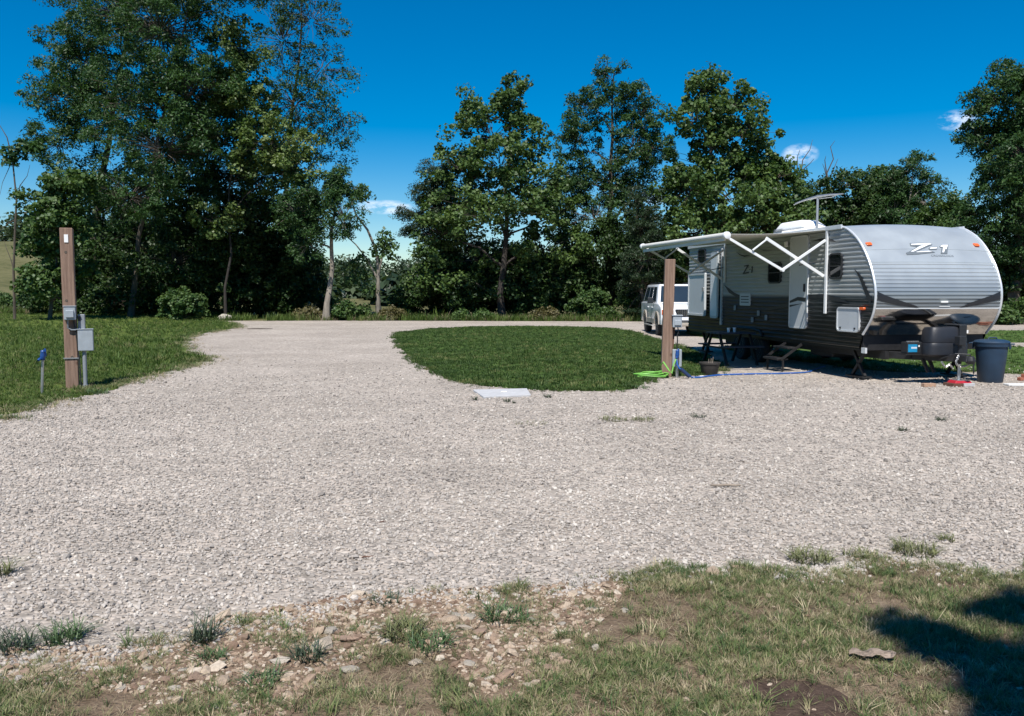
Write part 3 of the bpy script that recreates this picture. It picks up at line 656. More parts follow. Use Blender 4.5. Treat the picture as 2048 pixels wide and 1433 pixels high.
rg = np.random.default_rng(91); n_ = 420  # unseen tree belt behind the camera, added so the nose reflects something dark
cx_ = rg.uniform(-70, 70, n_); cy_ = rg.uniform(-44, -34, n_); cz_ = rg.uniform(.5, 9.5, n_)
bw = leaf_mesh('unseen_woods', *make_leaves(rg, np.stack([cx_, cy_, cz_], 1), np.full(n_, 2.4), 60, .7, .7, .2, LEAF['dark'][4], .9))
tag(link(bpy.data.objects.new('unseen_woods', bw)), 'unseen belt of trees added behind the camera for the nose to reflect', 'woods', kind='stuff')

# ------------------------------------------------------------------ travel trailer
TR = empty('travel_trailer', (6.36, 15.06, 0), math.radians(10.2), 'silver and black travel trailer with an open awning and a curved nose', 'trailer')
TL, TW, TZ = 8.5, 2.5, 2.84
prof = smooth_poly([(.27, .85), (.06, 1.08), (-.05, 1.30), (-.08, 1.57), (-.02, 1.83), (.16, 2.18), (.50, 2.56), (.92, 2.80), (1.30, 2.85)], 10, 0, 1, closed=False)
PY = np.array([p[0] for p in prof]); PZ = np.array([p[1] for p in prof])
def yf(z):
    if z < .85: return .27 + (.85 - z) * .35
    return float(np.interp(z, PZ, PY))
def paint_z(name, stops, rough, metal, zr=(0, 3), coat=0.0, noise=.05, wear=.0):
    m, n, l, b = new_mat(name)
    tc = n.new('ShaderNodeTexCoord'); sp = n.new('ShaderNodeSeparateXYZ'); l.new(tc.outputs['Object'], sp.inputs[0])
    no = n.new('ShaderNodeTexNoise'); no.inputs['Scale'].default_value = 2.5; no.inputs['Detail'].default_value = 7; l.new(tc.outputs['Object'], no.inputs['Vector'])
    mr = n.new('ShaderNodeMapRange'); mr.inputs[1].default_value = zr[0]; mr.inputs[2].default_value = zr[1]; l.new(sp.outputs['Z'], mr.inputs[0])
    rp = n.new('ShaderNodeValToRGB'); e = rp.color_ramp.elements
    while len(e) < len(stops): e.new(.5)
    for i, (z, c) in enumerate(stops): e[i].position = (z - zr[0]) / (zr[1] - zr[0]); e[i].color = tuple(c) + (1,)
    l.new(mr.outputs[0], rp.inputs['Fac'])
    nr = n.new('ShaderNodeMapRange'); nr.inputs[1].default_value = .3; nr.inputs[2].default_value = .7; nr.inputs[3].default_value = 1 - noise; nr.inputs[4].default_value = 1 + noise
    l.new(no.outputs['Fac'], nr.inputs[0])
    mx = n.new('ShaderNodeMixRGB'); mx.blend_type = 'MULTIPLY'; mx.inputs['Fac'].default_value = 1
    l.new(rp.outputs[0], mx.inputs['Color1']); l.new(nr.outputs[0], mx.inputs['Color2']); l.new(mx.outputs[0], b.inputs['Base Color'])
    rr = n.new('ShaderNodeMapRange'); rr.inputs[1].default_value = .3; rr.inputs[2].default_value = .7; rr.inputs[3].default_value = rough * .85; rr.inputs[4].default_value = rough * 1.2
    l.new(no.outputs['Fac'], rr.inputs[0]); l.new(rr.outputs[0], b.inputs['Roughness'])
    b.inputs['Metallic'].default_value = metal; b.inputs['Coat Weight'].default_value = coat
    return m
side_paint = paint_z('trailer_side_paint', [(0, (.010, .010, .011)), (1.02, (.012, .013, .014)), (1.10, (.016, .019, .021)), (1.50, (.032, .041, .045)), (1.56, (.36, .38, .375)), (3.0, (.37, .395, .395))], .33, .35)
cap_reflection_paint = paint_z('nose_paint_and_reflection', [(0, (.16, .18, .19)), (1.32, (.17, .19, .20)), (1.62, (.30, .335, .35)), (1.95, (.46, .50, .51)), (3.0, (.50, .54, .55))], .34, .45)  # darker lower half paints in a dark reflection, along with the graphic fade
mirror = paint_z('polished_guard_metal', [(0, (.50, .49, .47)), (3, (.50, .49, .47))], .10, 1.0, noise=.12)
roof_m = M('roof_membrane', (.52, .53, .52), .7, 0, .1, 3)
decal_dark = M('graphite_decal', (.018, .02, .024), .4, 0, .1, 4)
decal_grey = M('grey_decal', (.13, .15, .165), .4, 0, .1, 4)
decal_white = M('white_decal', (.82, .83, .84), .35, 0, .03, 4)

def ribs(z0, z1, pitch, amp):
    out = []; z = z0
    while z < z1:
        for f, a in ((0, 0), (.30, 0), (.45, amp), (.70, amp), (.88, 0)):
            zz = z + f * pitch
            if zz < z1: out.append((zz, a))
        z += pitch
    out.append((z1, 0)); return out
wall_rows = ribs(.58, TZ, .085, .011)
# near and far side walls, each a sheet of pressed ribs
for nm, x, s in (('side_wall', 0, -1), ('side_wall', TW, 1)):
    w = MB(); w.grid([[(x + s * a, yf(min(z, 2.835)), z), (x + s * a, 2.0, z), (x + s * a, 5.0, z), (x + s * a, TL, z)] for z, a in wall_rows])
    w.build(nm, side_paint, TR)
w = MB(); w.grid([[(0, TL + a, z), (TW, TL + a, z)] for z, a in wall_rows]); w.build('rear_wall', side_paint, TR)
XC = [0, .06, .2, .45, .7, .95, 1.25, 1.55, 1.8, 2.05, 2.3, 2.44, TW]
def crownx(x, z): return .055 * float(ss(1.9, 2.7, z)) * (1 - ((x - 1.25) / 1.25) ** 2)
# nose: ribbed lower half, smooth upper half, polished guard below
rows = []
for z, a in ribs(1.325, 2.14, .068, .010): rows.append([(x, yf(z) - a, z + crownx(x, z)) for x in XC])
w = MB(); w.grid(rows); w.build('nose_ribbed_panel', cap_reflection_paint, TR, smooth=False)
rows = [[(x, y, z + crownx(x, z)) for x in XC] for y, z in prof if z >= 2.14]
rows.insert(0, [(x, yf(2.14), 2.14 + crownx(x, 2.14)) for x in XC])
w = MB(); w.grid(rows); w.build('nose_upper_panel', cap_reflection_paint, TR, smooth=True)
rows = [[(x, yf(z) - .004, z) for x in XC] for z in np.linspace(.84, 1.323, 14)]
w = MB(); w.grid(rows); w.build('nose_guard', mirror, TR, smooth=True, )
w = MB(); w.box(.02, TW - .02, yf(1.32) - .014, yf(1.32) + .01, 1.314, 1.334); w.build('guard_trim', trim_mat, TR)
for z in (2.14, 2.36):      # sheet joints across the nose
    w = MB(); w.tube([(x, yf(z) - .001, z + crownx(x, z)) for x in XC], .005, 5); w.build('joint', cap_reflection_paint, TR)
# roof
ry = [1.25, 2.0, 4.0, 6.0, 8.0, TL + .03]
w = MB(); w.grid([[(x, y, TZ + .012 + crownx(x, 2.84)) for x in [-.03] + XC[1:-1] + [TW + .03]] for y in ry]); w.build('roof', roof_m, TR, smooth=True)
for x in (-.03, TW + .03):
    w = MB(); w.box(x - .018, x + .018, 1.0, TL + .03, TZ - .05, TZ + .03); w.build('roof_edge_trim', trim_mat, TR, bevel=.006)
    w = MB(); w.tube([(0 if x < 0 else TW, y - .006, z) for y, z in prof[:-6]], .021, 8); w.build('nose_edge_trim', trim_mat, TR, smooth=True)
w = MB(); w.box(.04, TW - .04, .42, TL - .02, .55, .585); w.build('floor', black_metal, TR)
w = MB(); w.box(.03, TW - .03, .30, .36, .56, .86); w.build('front_skirt', black_metal, TR)
for x in (.45, 1.95):
    w = MB(); w.box(x - .04, x + .04, .2, TL - .1, .40, .549); w.build('frame_rail', black_metal, TR)
for y in (1.6, 3.2, 6.6, 7.9):
    w = MB(); w.box(.49, 1.91, y - .03, y + .03, .43, .53); w.build('cross_member', black_metal, TR)
for y in (2.6, 6.9):
    w = MB(); w.box(.55, 1.85, y - .45, y + .45, .28, .425); w.build('holding_tank', black_pl, TR, bevel=.05)
# tongue
for x in (.45, 1.95):
    w = MB(); w.bar((x, .5, .475), (1.25 + (-.05 if x < 1 else .05), -.62, .475), .07, .13); w.build('tongue_rail', black_metal, TR, bevel=.008)
w = MB(); w.box(.75, 1.75, -.05, .02, .44, .50); w.build('tongue_cross_bar', black_metal, TR)
w = MB(); w.taper((1.15, 1.35, -.95, -.45), (1.18, 1.32, -.93, -.5), .43, .53); w.lathe([(.07, 0), (.085, .05), (.06, .12)], 14, (1.25, -.93, .40)); w.build('coupler', black_metal, TR, bevel=.01)
w = MB(); w.tube([(1.22, -.70, .105), (1.22, -.70, .40)], .026, 12); w.build('jack_tube', steel, TR, smooth=True)
w = MB(); w.tube([(1.22, -.70, .38), (1.22, -.70, .72)], .036, 12); w.box(1.16, 1.28, -.77, -.63, .70, .86); w.build('jack_head', black_pl, TR, bevel=.012)
w = MB(); w.box(1.13, 1.31, -.79, -.61, .102, .112); w.build('jack_foot', steel, TR)
# twin gas bottle cover: rounded two-piece shell
for nm, z0, z1, g in (('tank_cover_base', .50, .74, .012), ('tank_cover_top', .742, 1.02, 0.0)):
    rows = []
    for z, ins in ((z0, .03 if z0 < .6 else 0), (z0 + .03, 0), (z1 - .07, .0 if z0 < .6 else .02), (z1 - .02, .01 if z0 < .6 else .05), (z1, .02 if z0 < .6 else .10)):
        ring = []
        for k in range(28):
            t = 2 * math.pi * k / 28; c, s = math.cos(t), math.sin(t)
            hx, hy = .375 + g - ins, .20 + g - ins
            dip = -.035 * math.exp(-((c * hx + .12) / .16) ** 2) if z == z1 and z0 > .6 else 0
            ring.append((1.16 + hx * math.copysign(abs(c) ** .5, c), -.36 + hy * math.copysign(abs(s) ** .5, s), z + dip))
        rows.append(ring + [ring[0]])
    w = MB(); w.grid(rows); w.add(rows[-1][:-1], [tuple(range(28))]); w.build(nm, tank_pl, TR, smooth=True)
w = MB(); w.box(1.30, 1.44, -.585, -.54, .52, 1.05); w.box(1.30, 1.44, -.56, -.16, 1.02, 1.055); w.build('cover_strap_panel', black_pl, TR, bevel=.018)
w = MB(); w.box(1.425, 1.475, -.566, -.552, .90, .955); w.build('sticker', white_pl, TR)
# battery
w = MB(); w.box(.50, .78, -.30, -.12, .54, .74); bt = w.build('battery', black_pl, TR, bevel=.01)
w = MB(); w.box(.515, .69, -.306, -.3005, .565, .70); w.build('battery_label', M('cyan_label', (.01, .22, .42), .4, 0, .15, 25), bt)
w = MB(); w.box(.71, .735, -.308, -.3005, .655, .685); w.build('battery_eye', white_pl, bt)
w = MB(); [w.box(.515 + i * .033, .515 + i * .033 + .022, -.28, -.24, .741, .757) for i in range(7)]; w.build('battery_caps', steel, bt)
w = MB(); [w.box(.575 + i * .022, .575 + i * .022 + .014, -.3085, -.3065, .625, .655) for i in range(5)]; w.build('label_lettering', decal_white, bt)
w = MB(); w.box(.46, .82, -.32, -.10, .515, .539); w.build('battery_tray', black_metal, TR)
# safety chains, hanging in a loop
def chain(name, pts, n=18, r=.016):
    w = MB(); P = smooth_poly([(p[0], p[2]) for p in pts], 8, 0, 1, closed=False); L = len(P)
    for i in range(n):
        j = int(i / (n - 1) * (L - 2)); a = Vector((P[j][0], pts[0][1], P[j][1])); b = Vector((P[j+1][0], pts[0][1], P[j+1][1])); d = (b - a).normalized()
        sd = Vector((0, 1, 0)) if i % 2 else d.cross(Vector((0, 1, 0)))
        w.tube([a + d * .026 * math.cos(t) + sd * r * math.sin(t) for t in np.linspace(0, 2 * math.pi, 9)], .005, 4, cap=False)
    return w.build(name, steel, TR)
chain('safety_chain', [(1.12, -.80, .52), (1.08, -.80, .42), (1.13, -.80, .36), (1.22, -.80, .345), (1.32, -.80, .38), (1.40, -.80, .50)], 22)
chain('safety_chain', [(.95, -.62, .40), (1.02, -.62, .33), (1.10, -.62, .36), (1.16, -.62, .30)], 12)
w = MB(); w.tube([(1.38, -.78, .5), (1.42, -.8, .42), (1.40, -.82, .3), (1.41, -.82, .22)], .014, 6); w.tube([(.98, -.5, .45), (1.1, -.75, .56), (1.3, -.85, .55), (1.45, -.7, .46)], .012, 6); w.build('breakaway_cable', black_pl, TR, smooth=True)
for x in (.88, 1.0):
    w = MB(); w.bar((x, -.2, .44), (x + .06, -.28, .20), .045, .05); w.build('hitch_bracket', black_metal, TR)
# wheels
for x, sgn in ((.16, -1), (TW - .16, 1)):
    for y in (4.55, 5.45):
        t = MB(); t.wheel([(.20, -.10), (.31, -.10), (.335, -.07), (.34, 0), (.335, .07), (.31, .10), (.20, .10)], (x, y, .34), 26); ty = t.build('wheel', tyre_mat, TR, smooth=True)
        t = MB(); t.wheel([(.05, sgn * .10), (.10, sgn * .085), (.19, sgn * .055), (.205, sgn * .104), (.20, 0)], (x, y, .34), 22); t.build('rim', rim_mat, ty, smooth=True)
for x in (-.02, TW + .02):
    w = MB(); w.tube([(x, 4.10, .62), (x, 4.22, .74), (x, 4.6, .78), (x, 5.4, .78), (x, 5.78, .74), (x, 5.9, .62)], .028, 6); w.build('fender_trim', black_pl, TR)
    xi = .25 if x < 0 else TW - .25
    for y in (.75, 7.9):
        w = MB(); w.bar((xi, y - .22, .54), (xi, y + .2, .06), .05, .05); w.bar((xi, y + .2, .54), (xi, y - .2, .06), .05, .05); w.box(xi - .1, xi + .1, y - .28, y + .28, .03, .06); w.build('stabiliser_jack', black_metal, TR)

def rrect(y0, y1, z0, z1, r, n=4):
    P = []
    for cy, cz, a0 in ((y1 - r, z1 - r, 0), (y0 + r, z1 - r, 90), (y0 + r, z0 + r, 180), (y1 - r, z0 + r, 270)):
        for i in range(n + 1):
            a = math.radians(a0 + 90 * i / n); P.append((cy + r * math.cos(a), cz + r * math.sin(a)))
    return P
def on_wall(poly, x0, x1, name, mat, parent=TR, bevel=0.0):
    w = MB(); w.prism(poly, lambda y, z: (x0, y, z), lambda y, z: (x1, y, z)); return w.build(name, mat, parent, bevel=bevel)
def ring_wall(y0, y1, z0, z1, r, wd, x0, x1, name, mat, parent=TR):
    A = rrect(y0, y1, z0, z1, r); B = rrect(y0 + wd, y1 - wd, z0 + wd, z1 - wd, max(r - wd, .01)); n = len(A)
    vs = [(x0, *p) for p in A] + [(x0, *p) for p in B] + [(x1, *p) for p in A] + [(x1, *p) for p in B]; fs = []
    for i in range(n):
        j = (i + 1) % n
        fs += [(i, j, n + j, n + i), (2*n+i, 2*n+j, j, i), (n+i, n+j, 3*n+j, 3*n+i), (3*n+i, 3*n+j, 2*n+j, 2*n+i)]
    w = MB(); w.add(vs, fs); return w.build(name, mat, parent)
for (y0, y1, z0, z1) in ((.96, 1.42, 1.86, 2.35), (3.30, 3.88, 1.80, 2.27), (7.36, 7.86, 2.36, 2.75)):
    win = ring_wall(y0, y1, z0, z1, .10, .035, -.035, .0, 'window', black_pl)
    on_wall(rrect(y0 + .03, y1 - .03, z0 + .03, z1 - .03, .075), -.022, -.004, 'pane', dark_glass, win)
    w = MB(); w.box(-.027, -.022, y0 + .03, y1 - .03, (z0 + z1) / 2 - .01, (z0 + z1) / 2 + .01); w.build('mullion', black_pl, win)
# front entry door
dr = on_wall(rrect(2.22, 2.88, .90, 2.73, .06), -.030, -.002, 'entry_door', door_mat)
ring_wall(2.19, 2.91, .87, 2.76, .07, .03, -.036, 0, 'door_frame', trim_mat, dr)
w = MB(); w.box(-.055, -.031, 2.26, 2.32, 1.62, 1.78); w.build('door_handle', black_pl, dr, bevel=.01)
on_wall([(2.22, 1.50), (2.55, 1.515), (2.88, 1.43), (2.88, 1.385), (2.55, 1.44), (2.22, 1.42)], -.034, -.031, 'door_swoosh', decal_dark, dr)
on_wall([(2.34, 1.385), (2.88, 1.345), (2.88, 1.30), (2.6, 1.345)], -.034, -.031, 'door_swoosh', decal_dark, dr)
w = MB(); w.tube([(-.06, 2.10, 1.1), (-.07, 2.10, 1.3), (-.07, 2.10, 1.75), (-.06, 2.10, 1.95)], .013, 6); w.build('grab_handle', white_al, TR)
# rear entry door standing slightly ajar, and the kitchen hatch beside it
def ajar(y_h, y1, z0, z1, deg, name, mat, r=.05, th=.035):
    a = math.radians(deg); poly = rrect(0, y_h - y1, z0, z1, r)
    f = lambda off: (lambda u, z: (-.02 - u * math.sin(a) - off * math.cos(a), y_h - u * math.cos(a) + off * math.sin(a), z))
    w = MB(); w.prism(poly, f(0), f(th)); return w.build(name, mat, TR), f
rd, fr = ajar(6.95, 6.36, .96, 2.62, 6, 'rear_entry_door', door_mat, .08)
w = MB(); w.prism(rrect(.05, .54, 1.02, 2.56, .05), fr(.036), fr(.041)); w.build('door_skin', white_al, rd)
hd, fh = ajar(8.40, 7.05, 1.0, 2.11, 4, 'kitchen_hatch', door_mat, .03, .04)
w = MB()
for (u0, u1, z0, z1) in ((0, 1.35, 1.0, 1.05), (0, 1.35, 2.06, 2.11), (0, .05, 1.05, 2.06), (1.30, 1.35, 1.05, 2.06)):
    w.prism([(u0, z0), (u1, z0), (u1, z1), (u0, z1)], fh(.041), fh(.056))
w.build('hatch_frame', trim_mat, hd)
w = MB(); w.prism(rrect(1.24, 1.34, 1.62, 1.74, .02), fh(.057), fh(.085)); w.build('hatch_latch', steel, hd)
w = MB(); w.box(-.05, -.003, 6.28, 6.34, .80, 2.70); w.build('door_jamb', trim_mat, TR)
# baggage hatch near the nose
bh = on_wall(rrect(.36, 1.06, .90, 1.315, .07), -.028, -.002, 'baggage_door', door_mat)
ring_wall(.34, 1.08, .88, 1.335, .08, .028, -.040, 0, 'baggage_door_frame', trim_mat, bh)
for y in (.48, .95):
    w = MB(); w.box(-.042, -.029, y - .02, y + .02, .935, .965); w.build('baggage_latch', black_pl, bh)
w = MB(); w.prism(rrect(.19, .34, 1.29, 1.34, .02), lambda y, z: (-.045, y, z), lambda y, z: (-.003, y, z)); w.build('marker_light', amber, TR, bevel=.006)
w = MB(); w.box(-.05, -.012, .10, .22, .52, .62); w.build('skirt_corner', trim_mat, TR)
# furnace vent, outlets
vt = on_wall(rrect(4.73, 5.27, 1.30, 1.58, .03), -.03, -.002, 'fridge_vent', door_mat)
for k in range(3):
    w = MB(); w.box(-.036, -.0305, 4.80, 5.20, 1.37 + k * .065, 1.39 + k * .065); w.build('louvre', black_pl, vt)
for y, z in ((4.32, 1.14), (5.55, 1.24), (4.62, .98), (3.95, 1.05)):
    w = MB(); w.box(-.026, -.012, y - .06, y + .06, z - .06, z + .06); w.build('outlet_cover', grey_pvc, TR, bevel=.008)
w = MB(); w.box(-.07, -.012, 3.02, 3.12, 2.56, 2.68); w.build('porch_lamp', white_pl, TR, bevel=.02)
# painted swooshes and lettering on the side
for poly in ([(1.2, 2.56), (1.9, 2.62), (2.15, 2.62), (1.7, 2.66), (1.35, 2.62)],
             [(.58, 2.04), (.40, 1.86), (.16, 1.50), (.04, 1.36), (.02, 1.50), (.12, 1.62), (.34, 1.90)],
             [(.66, 1.40), (1.0, 1.50), (1.55, 1.58), (2.17, 1.56), (2.17, 1.50), (1.6, 1.49), (1.1, 1.44)],
             [(2.92, 1.40), (3.6, 1.28), (4.2, 1.20), (4.3, 1.185), (3.6, 1.24), (2.92, 1.32)],
             [(5.20, 1.52), (5.6, 1.60), (5.9, 1.70), (6.2, 1.80), (5.9, 1.60), (5.5, 1.50)],
             [(4.75, 2.47), (5.1, 2.47), (5.35, 2.51), (5.55, 2.58), (5.35, 2.49), (5.1, 2.44)],
             [(3.75, 2.53), (4.2, 2.56), (4.45, 2.62), (4.15, 2.535)]):
    on_wall(poly, -.0165, -.0125, 'swoosh_decal', decal_dark)
def lettering_side(strokes, name, mat):
    w = MB()
    for s in strokes: w.prism(s, lambda y, z: (-.0165, y, z), lambda y, z: (-.0125, y, z))
    w.build(name, mat, TR)
Y = lambda u: 5.17 - u * .55
Zz = lambda v: 2.02 + v * .25
P = lambda *q: [(Y(a), Zz(b)) for a, b in q]
lettering_side([P((.10, .86), (.55, .92), (.55, .80), (.12, .76)), P((.42, .84), (.56, .86), (.16, .18), (.02, .14)), P((.02, .18), (.60, .26), (.56, .12), (.0, .06)), P((.62, .52), (.74, .53), (.74, .45), (.62, .44)), P((.80, .70), (.94, .76), (.90, .15), (.80, .15), (.84, .60))], 'side_lettering', decal_dark)
# lettering on the nose: Z-1 with the maker's small line below
def nose(px, py):     # photo pixel -> point on the nose skin
    r = ray(px, py); c, s = math.cos(math.radians(10.2)), math.sin(math.radians(10.2))
    d = np.array([r[0] * c + r[1] * s, -r[0] * s + r[1] * c, r[2]]); o = np.array([-6.36 * c - 15.06 * s, 6.36 * s - 15.06 * c, EYE])
    t = (0.3 - o[1]) / d[1]
    for _ in range(12):
        p = o + d * t; zz = p[2] - crownx(p[0], p[2]); t = (yf(min(max(zz, .86), 2.82)) - o[1]) / d[1]
    return o + d * t
def nose_poly(strokes, name, mat, off, parent=TR):
    w = MB()
    for s in strokes:
        pts = [nose(1780 + a / 12.8, 470 + b / 12.8) for a, b in s]
        n = len(pts); nv = Vector((0, -.72, .69))
        vs = [Vector(p) + nv * (off + .004) for p in pts] + [Vector(p) + nv * (off - .012) for p in pts]
        w.add(vs, [tuple(range(n)), tuple(range(n, 2*n))[::-1]] + [(i, n+i, n+(i+1) % n, (i+1) % n) for i in range(n)])
    return w.build(name, mat, parent)
nl = nose_poly([[(505, 222), (1010, 205), (1080, 262), (1020, 285), (620, 460), (440, 462), (700, 310), (520, 290)], [(405, 470), (430, 520), (720, 505), (1150, 458), (1050, 415), (650, 438), (440, 452)],
           [(985, 350), (1020, 320), (1225, 315), (1195, 385), (1000, 390)], [(1265, 300), (1330, 255), (1492, 255), (1465, 495), (1295, 492), (1320, 330), (1275, 330)]], 'nose_lettering', decal_grey, .003)
nose_poly([[(530, 245), (1000, 222), (1055, 255), (990, 262), (600, 440), (520, 445), (760, 300), (900, 258), (545, 272)], [(670, 445), (1000, 424), (1080, 440), (680, 458)], [(1015, 355), (1035, 337), (1205, 333), (1185, 362), (1010, 370)],
           [(1285, 300), (1335, 270), (1478, 270), (1430, 385), (1400, 370), (1375, 460), (1335, 462), (1355, 320), (1290, 318)]], 'lettering_highlight', decal_white, .009, nl)
def text_mesh(s, size):
    cu = bpy.data.curves.new('lettering', 'FONT'); cu.body = s; cu.size = size; cu.shear = .25
    o = bpy.data.objects.new('lettering', cu); COL.objects.link(o); bpy.context.view_layer.update()
    me = bpy.data.meshes.new_from_object(o.evaluated_get(bpy.context.evaluated_depsgraph_get())); bpy.data.objects.remove(o); return me
me = text_mesh('CROSSROADS', .052); wdt = max(v.co.x for v in me.vertices)
p0, p1 = Vector(nose(1862, 513.5)), Vector(nose(1908, 514.5)); sc_ = (p1 - p0).length / wdt; ax = (p1 - p0).normalized(); nv = Vector((0, -.72, .69)); upv = nv.cross(ax).normalized()
for v in me.vertices: v.co = p0 + ax * v.co.x * sc_ + upv * v.co.y * sc_ * .9 + nv * .006
me.materials.append(decal_grey); o = bpy.data.objects.new('maker_lettering', me); link(o, nl)
# graphics and small things on the nose, following its curve
def nose_strip(pts, name, mat, off=.016):      # pts: list of (xa, xb, z)
    w = MB(); w.grid([[(xa, yf(z) - off, z), ((xa + xb) / 2, yf(z) - off, z), (xb, yf(z) - off, z)] for xa, xb, z in pts]); return w.build(name, mat, TR)
nose_strip([(.03, .035, 1.62), (.03, .20, 1.55), (.03, .42, 1.48), (.24, .62, 1.42), (.50, .80, 1.37), (.82, .86, 1.335)], 'swoosh_decal', decal_dark)
nose_strip([(2.46, 2.47, 1.62), (2.28, 2.47, 1.55), (2.05, 2.47, 1.48), (1.86, 2.20, 1.42), (1.75, 1.95, 1.37), (1.66, 1.70, 1.335)], 'swoosh_decal', decal_dark)
for x in (.14, 2.32):
    z = 2.47; w = MB(); w.prism(rrect(x - .055, x + .055, z - .025, z + .03, .025), lambda a, b: (a, yf(b) - .035, b + crownx(a, b)), lambda a, b: (a, yf(b) + .004, b + crownx(a, b))); w.build('clearance_light', amber, TR, bevel=.006)
w = MB(); w.box(1.28, 1.42, yf(1.44) - .022, yf(1.44), 1.425, 1.455); w.build('nose_sticker', white_pl, TR)
w = MB(); w.box(1.26, 1.47, yf(1.36) - .018, yf(1.36), 1.352, 1.362); w.build('nose_sticker', white_pl, TR)
w = MB(); w.box(.85, 1.35, yf(1.0) - .012, yf(1.0) + .01, 1.03, 1.045); w.build('guard_scratch', steel, TR)
# roof things
ac = MB()
ac.taper((.90, 1.62, 4.05, 5.65), (.95, 1.57, 4.12, 5.60), 2.90, 3.06); ac.taper((.95, 1.57, 4.12, 5.60), (1.03, 1.49, 4.50, 5.40), 3.06, 3.26)
ao = ac.build('air_conditioner', white_pl, TR, bevel=.05, seg=3, smooth=True)
for k in range(6):
    w = MB(); w.box(.925 + k * .004, .95, 5.15, 5.55, 2.955 + k * .028, 2.968 + k * .028); w.build('grille_slat', grey_pvc, ao)
for (y0, y1, h) in ((5.75, 6.6, .10), (6.85, 7.35, .07)):
    w = MB(); w.taper((.55, 1.05, y0, y1), (.58, 1.02, y0 + .05, y1 - .05), 2.87, 2.90 + h); w.build('roof_vent', white_pl, TR, bevel=.03)
an = MB(); an.lathe([(.09, 0), (.09, .05), (.05, .10), (.03, .12)], 14, (1.25, 4.12, 2.90)); an.tube([(1.25, 4.12, 2.95), (1.25, 4.12, 3.72)], .026, 8); ao = an.build('aerial_mast', grey_pvc, TR, smooth=True)
w = MB(); w.tube([(1.05, 4.75, 3.66), (1.15, 4.4, 3.72), (1.25, 4.12, 3.75), (1.35, 3.85, 3.76), (1.5, 3.5, 3.75)], [.012, .024, .035, .024, .010], 8)
w.tube([(1.20, 4.80, 3.70), (1.25, 4.4, 3.745), (1.3, 4.12, 3.77)], .012, 5); w.tube([(1.25, 4.12, 3.70), (1.4, 3.8, 3.71), (1.45, 3.65, 3.745)], .012, 5); w.tube([(.98, 4.68, 3.62), (1.22, 4.86, 3.70)], .014, 5)
w.build('aerial_wings', steel, ao, smooth=True)
# awning: roller, cloth and folding arms
A0, A1 = 1.50, 6.15
rows = []
for i in range(9):
    t = i / 8; x = -.03 - t * 2.06; z = 2.815 - .105 * t - .035 * math.sin(t * math.pi)
    rows.append([(x, y, z) for y in (A0 + .06, 2.6, 3.8, 5.0, A1 - .06)])
w = MB(); w.grid(rows); aw = w.build('awning_cloth', awn_mat, TR, smooth=True)
sm = aw.modifiers.new('thickness', 'SOLIDIFY'); sm.thickness = .006
w = MB(); w.tube([(-2.12, A0 - .02, 2.675), (-2.12, A1 + .02, 2.715)], .055, 14); ro = w.build('awning_roller', awn_mat, TR, smooth=True)
for y, z in ((A0 - .07, 2.672), (A1 + .06, 2.718)):
    w = MB(); w.tube([(-2.12, y - .05, z), (-2.12, y + .05, z)], .07, 14); w.build('roller_end_cap', white_al, ro, smooth=True, bevel=.012)
w = MB(); w.box(-2.135, -2.105, A0, A1, 2.575, 2.64); w.build('awning_valance', awn_mat, aw)
for y, dz in ((A0, 0), (A1, .045)):
    arm = MB(); arm.box(-.045, -.013, y - .03, y + .03, 1.20 if y < 3 else 1.85, 2.80); ar = arm.build('awning_wall_rail', white_al, TR)
    yy = y - .01
    for nm, a, b, wd in (('awning_arm', (-2.12, yy, 2.66 + dz), (-.94, yy, 2.03 + dz), .05), ('awning_arm', (-.94, yy + .03, 2.03 + dz), (-.05, yy + .03, 2.61 + dz), .05),
                         ('awning_arm', (-1.27, yy + .06, 2.64 + dz), (-.05, yy + .06, 1.92), .06), ('awning_link', (-1.27, yy - .035, 2.63 + dz), (-1.58, yy - .035, 2.40 + dz), .03)):
        w = MB(); w.bar(a, b, .028, wd); w.build(nm, white_al, ar, bevel=.005)
    w = MB(); w.tube([(-.03, yy + .09, 2.22), (-.55, yy + .09, 2.13)], .010, 6); w.build('gas_strut', black_pl, ar)
    w = MB(); w.tube([(-.94, yy - .03, 2.03 + dz), (-.94, yy + .06, 2.03 + dz)], .03, 10); w.build('arm_pivot', white_al, ar)
# entry steps
for k, (x, z) in enumerate(((-.28, .48), (-.50, .26))):
    w = MB(); w.box(x - .12, x + .12, 2.24, 2.86, z - .02, z + .02); w.build('entry_step', black_metal, TR, bevel=.008)
for y in (2.22, 2.88):
    w = MB(); w.bar((-.1, y, .56), (-.55, y, .25), .02, .05); w.bar((-.50, y, .24), (-.50, y, .02), .03, .03); w.build('step_stringer', black_metal, TR)

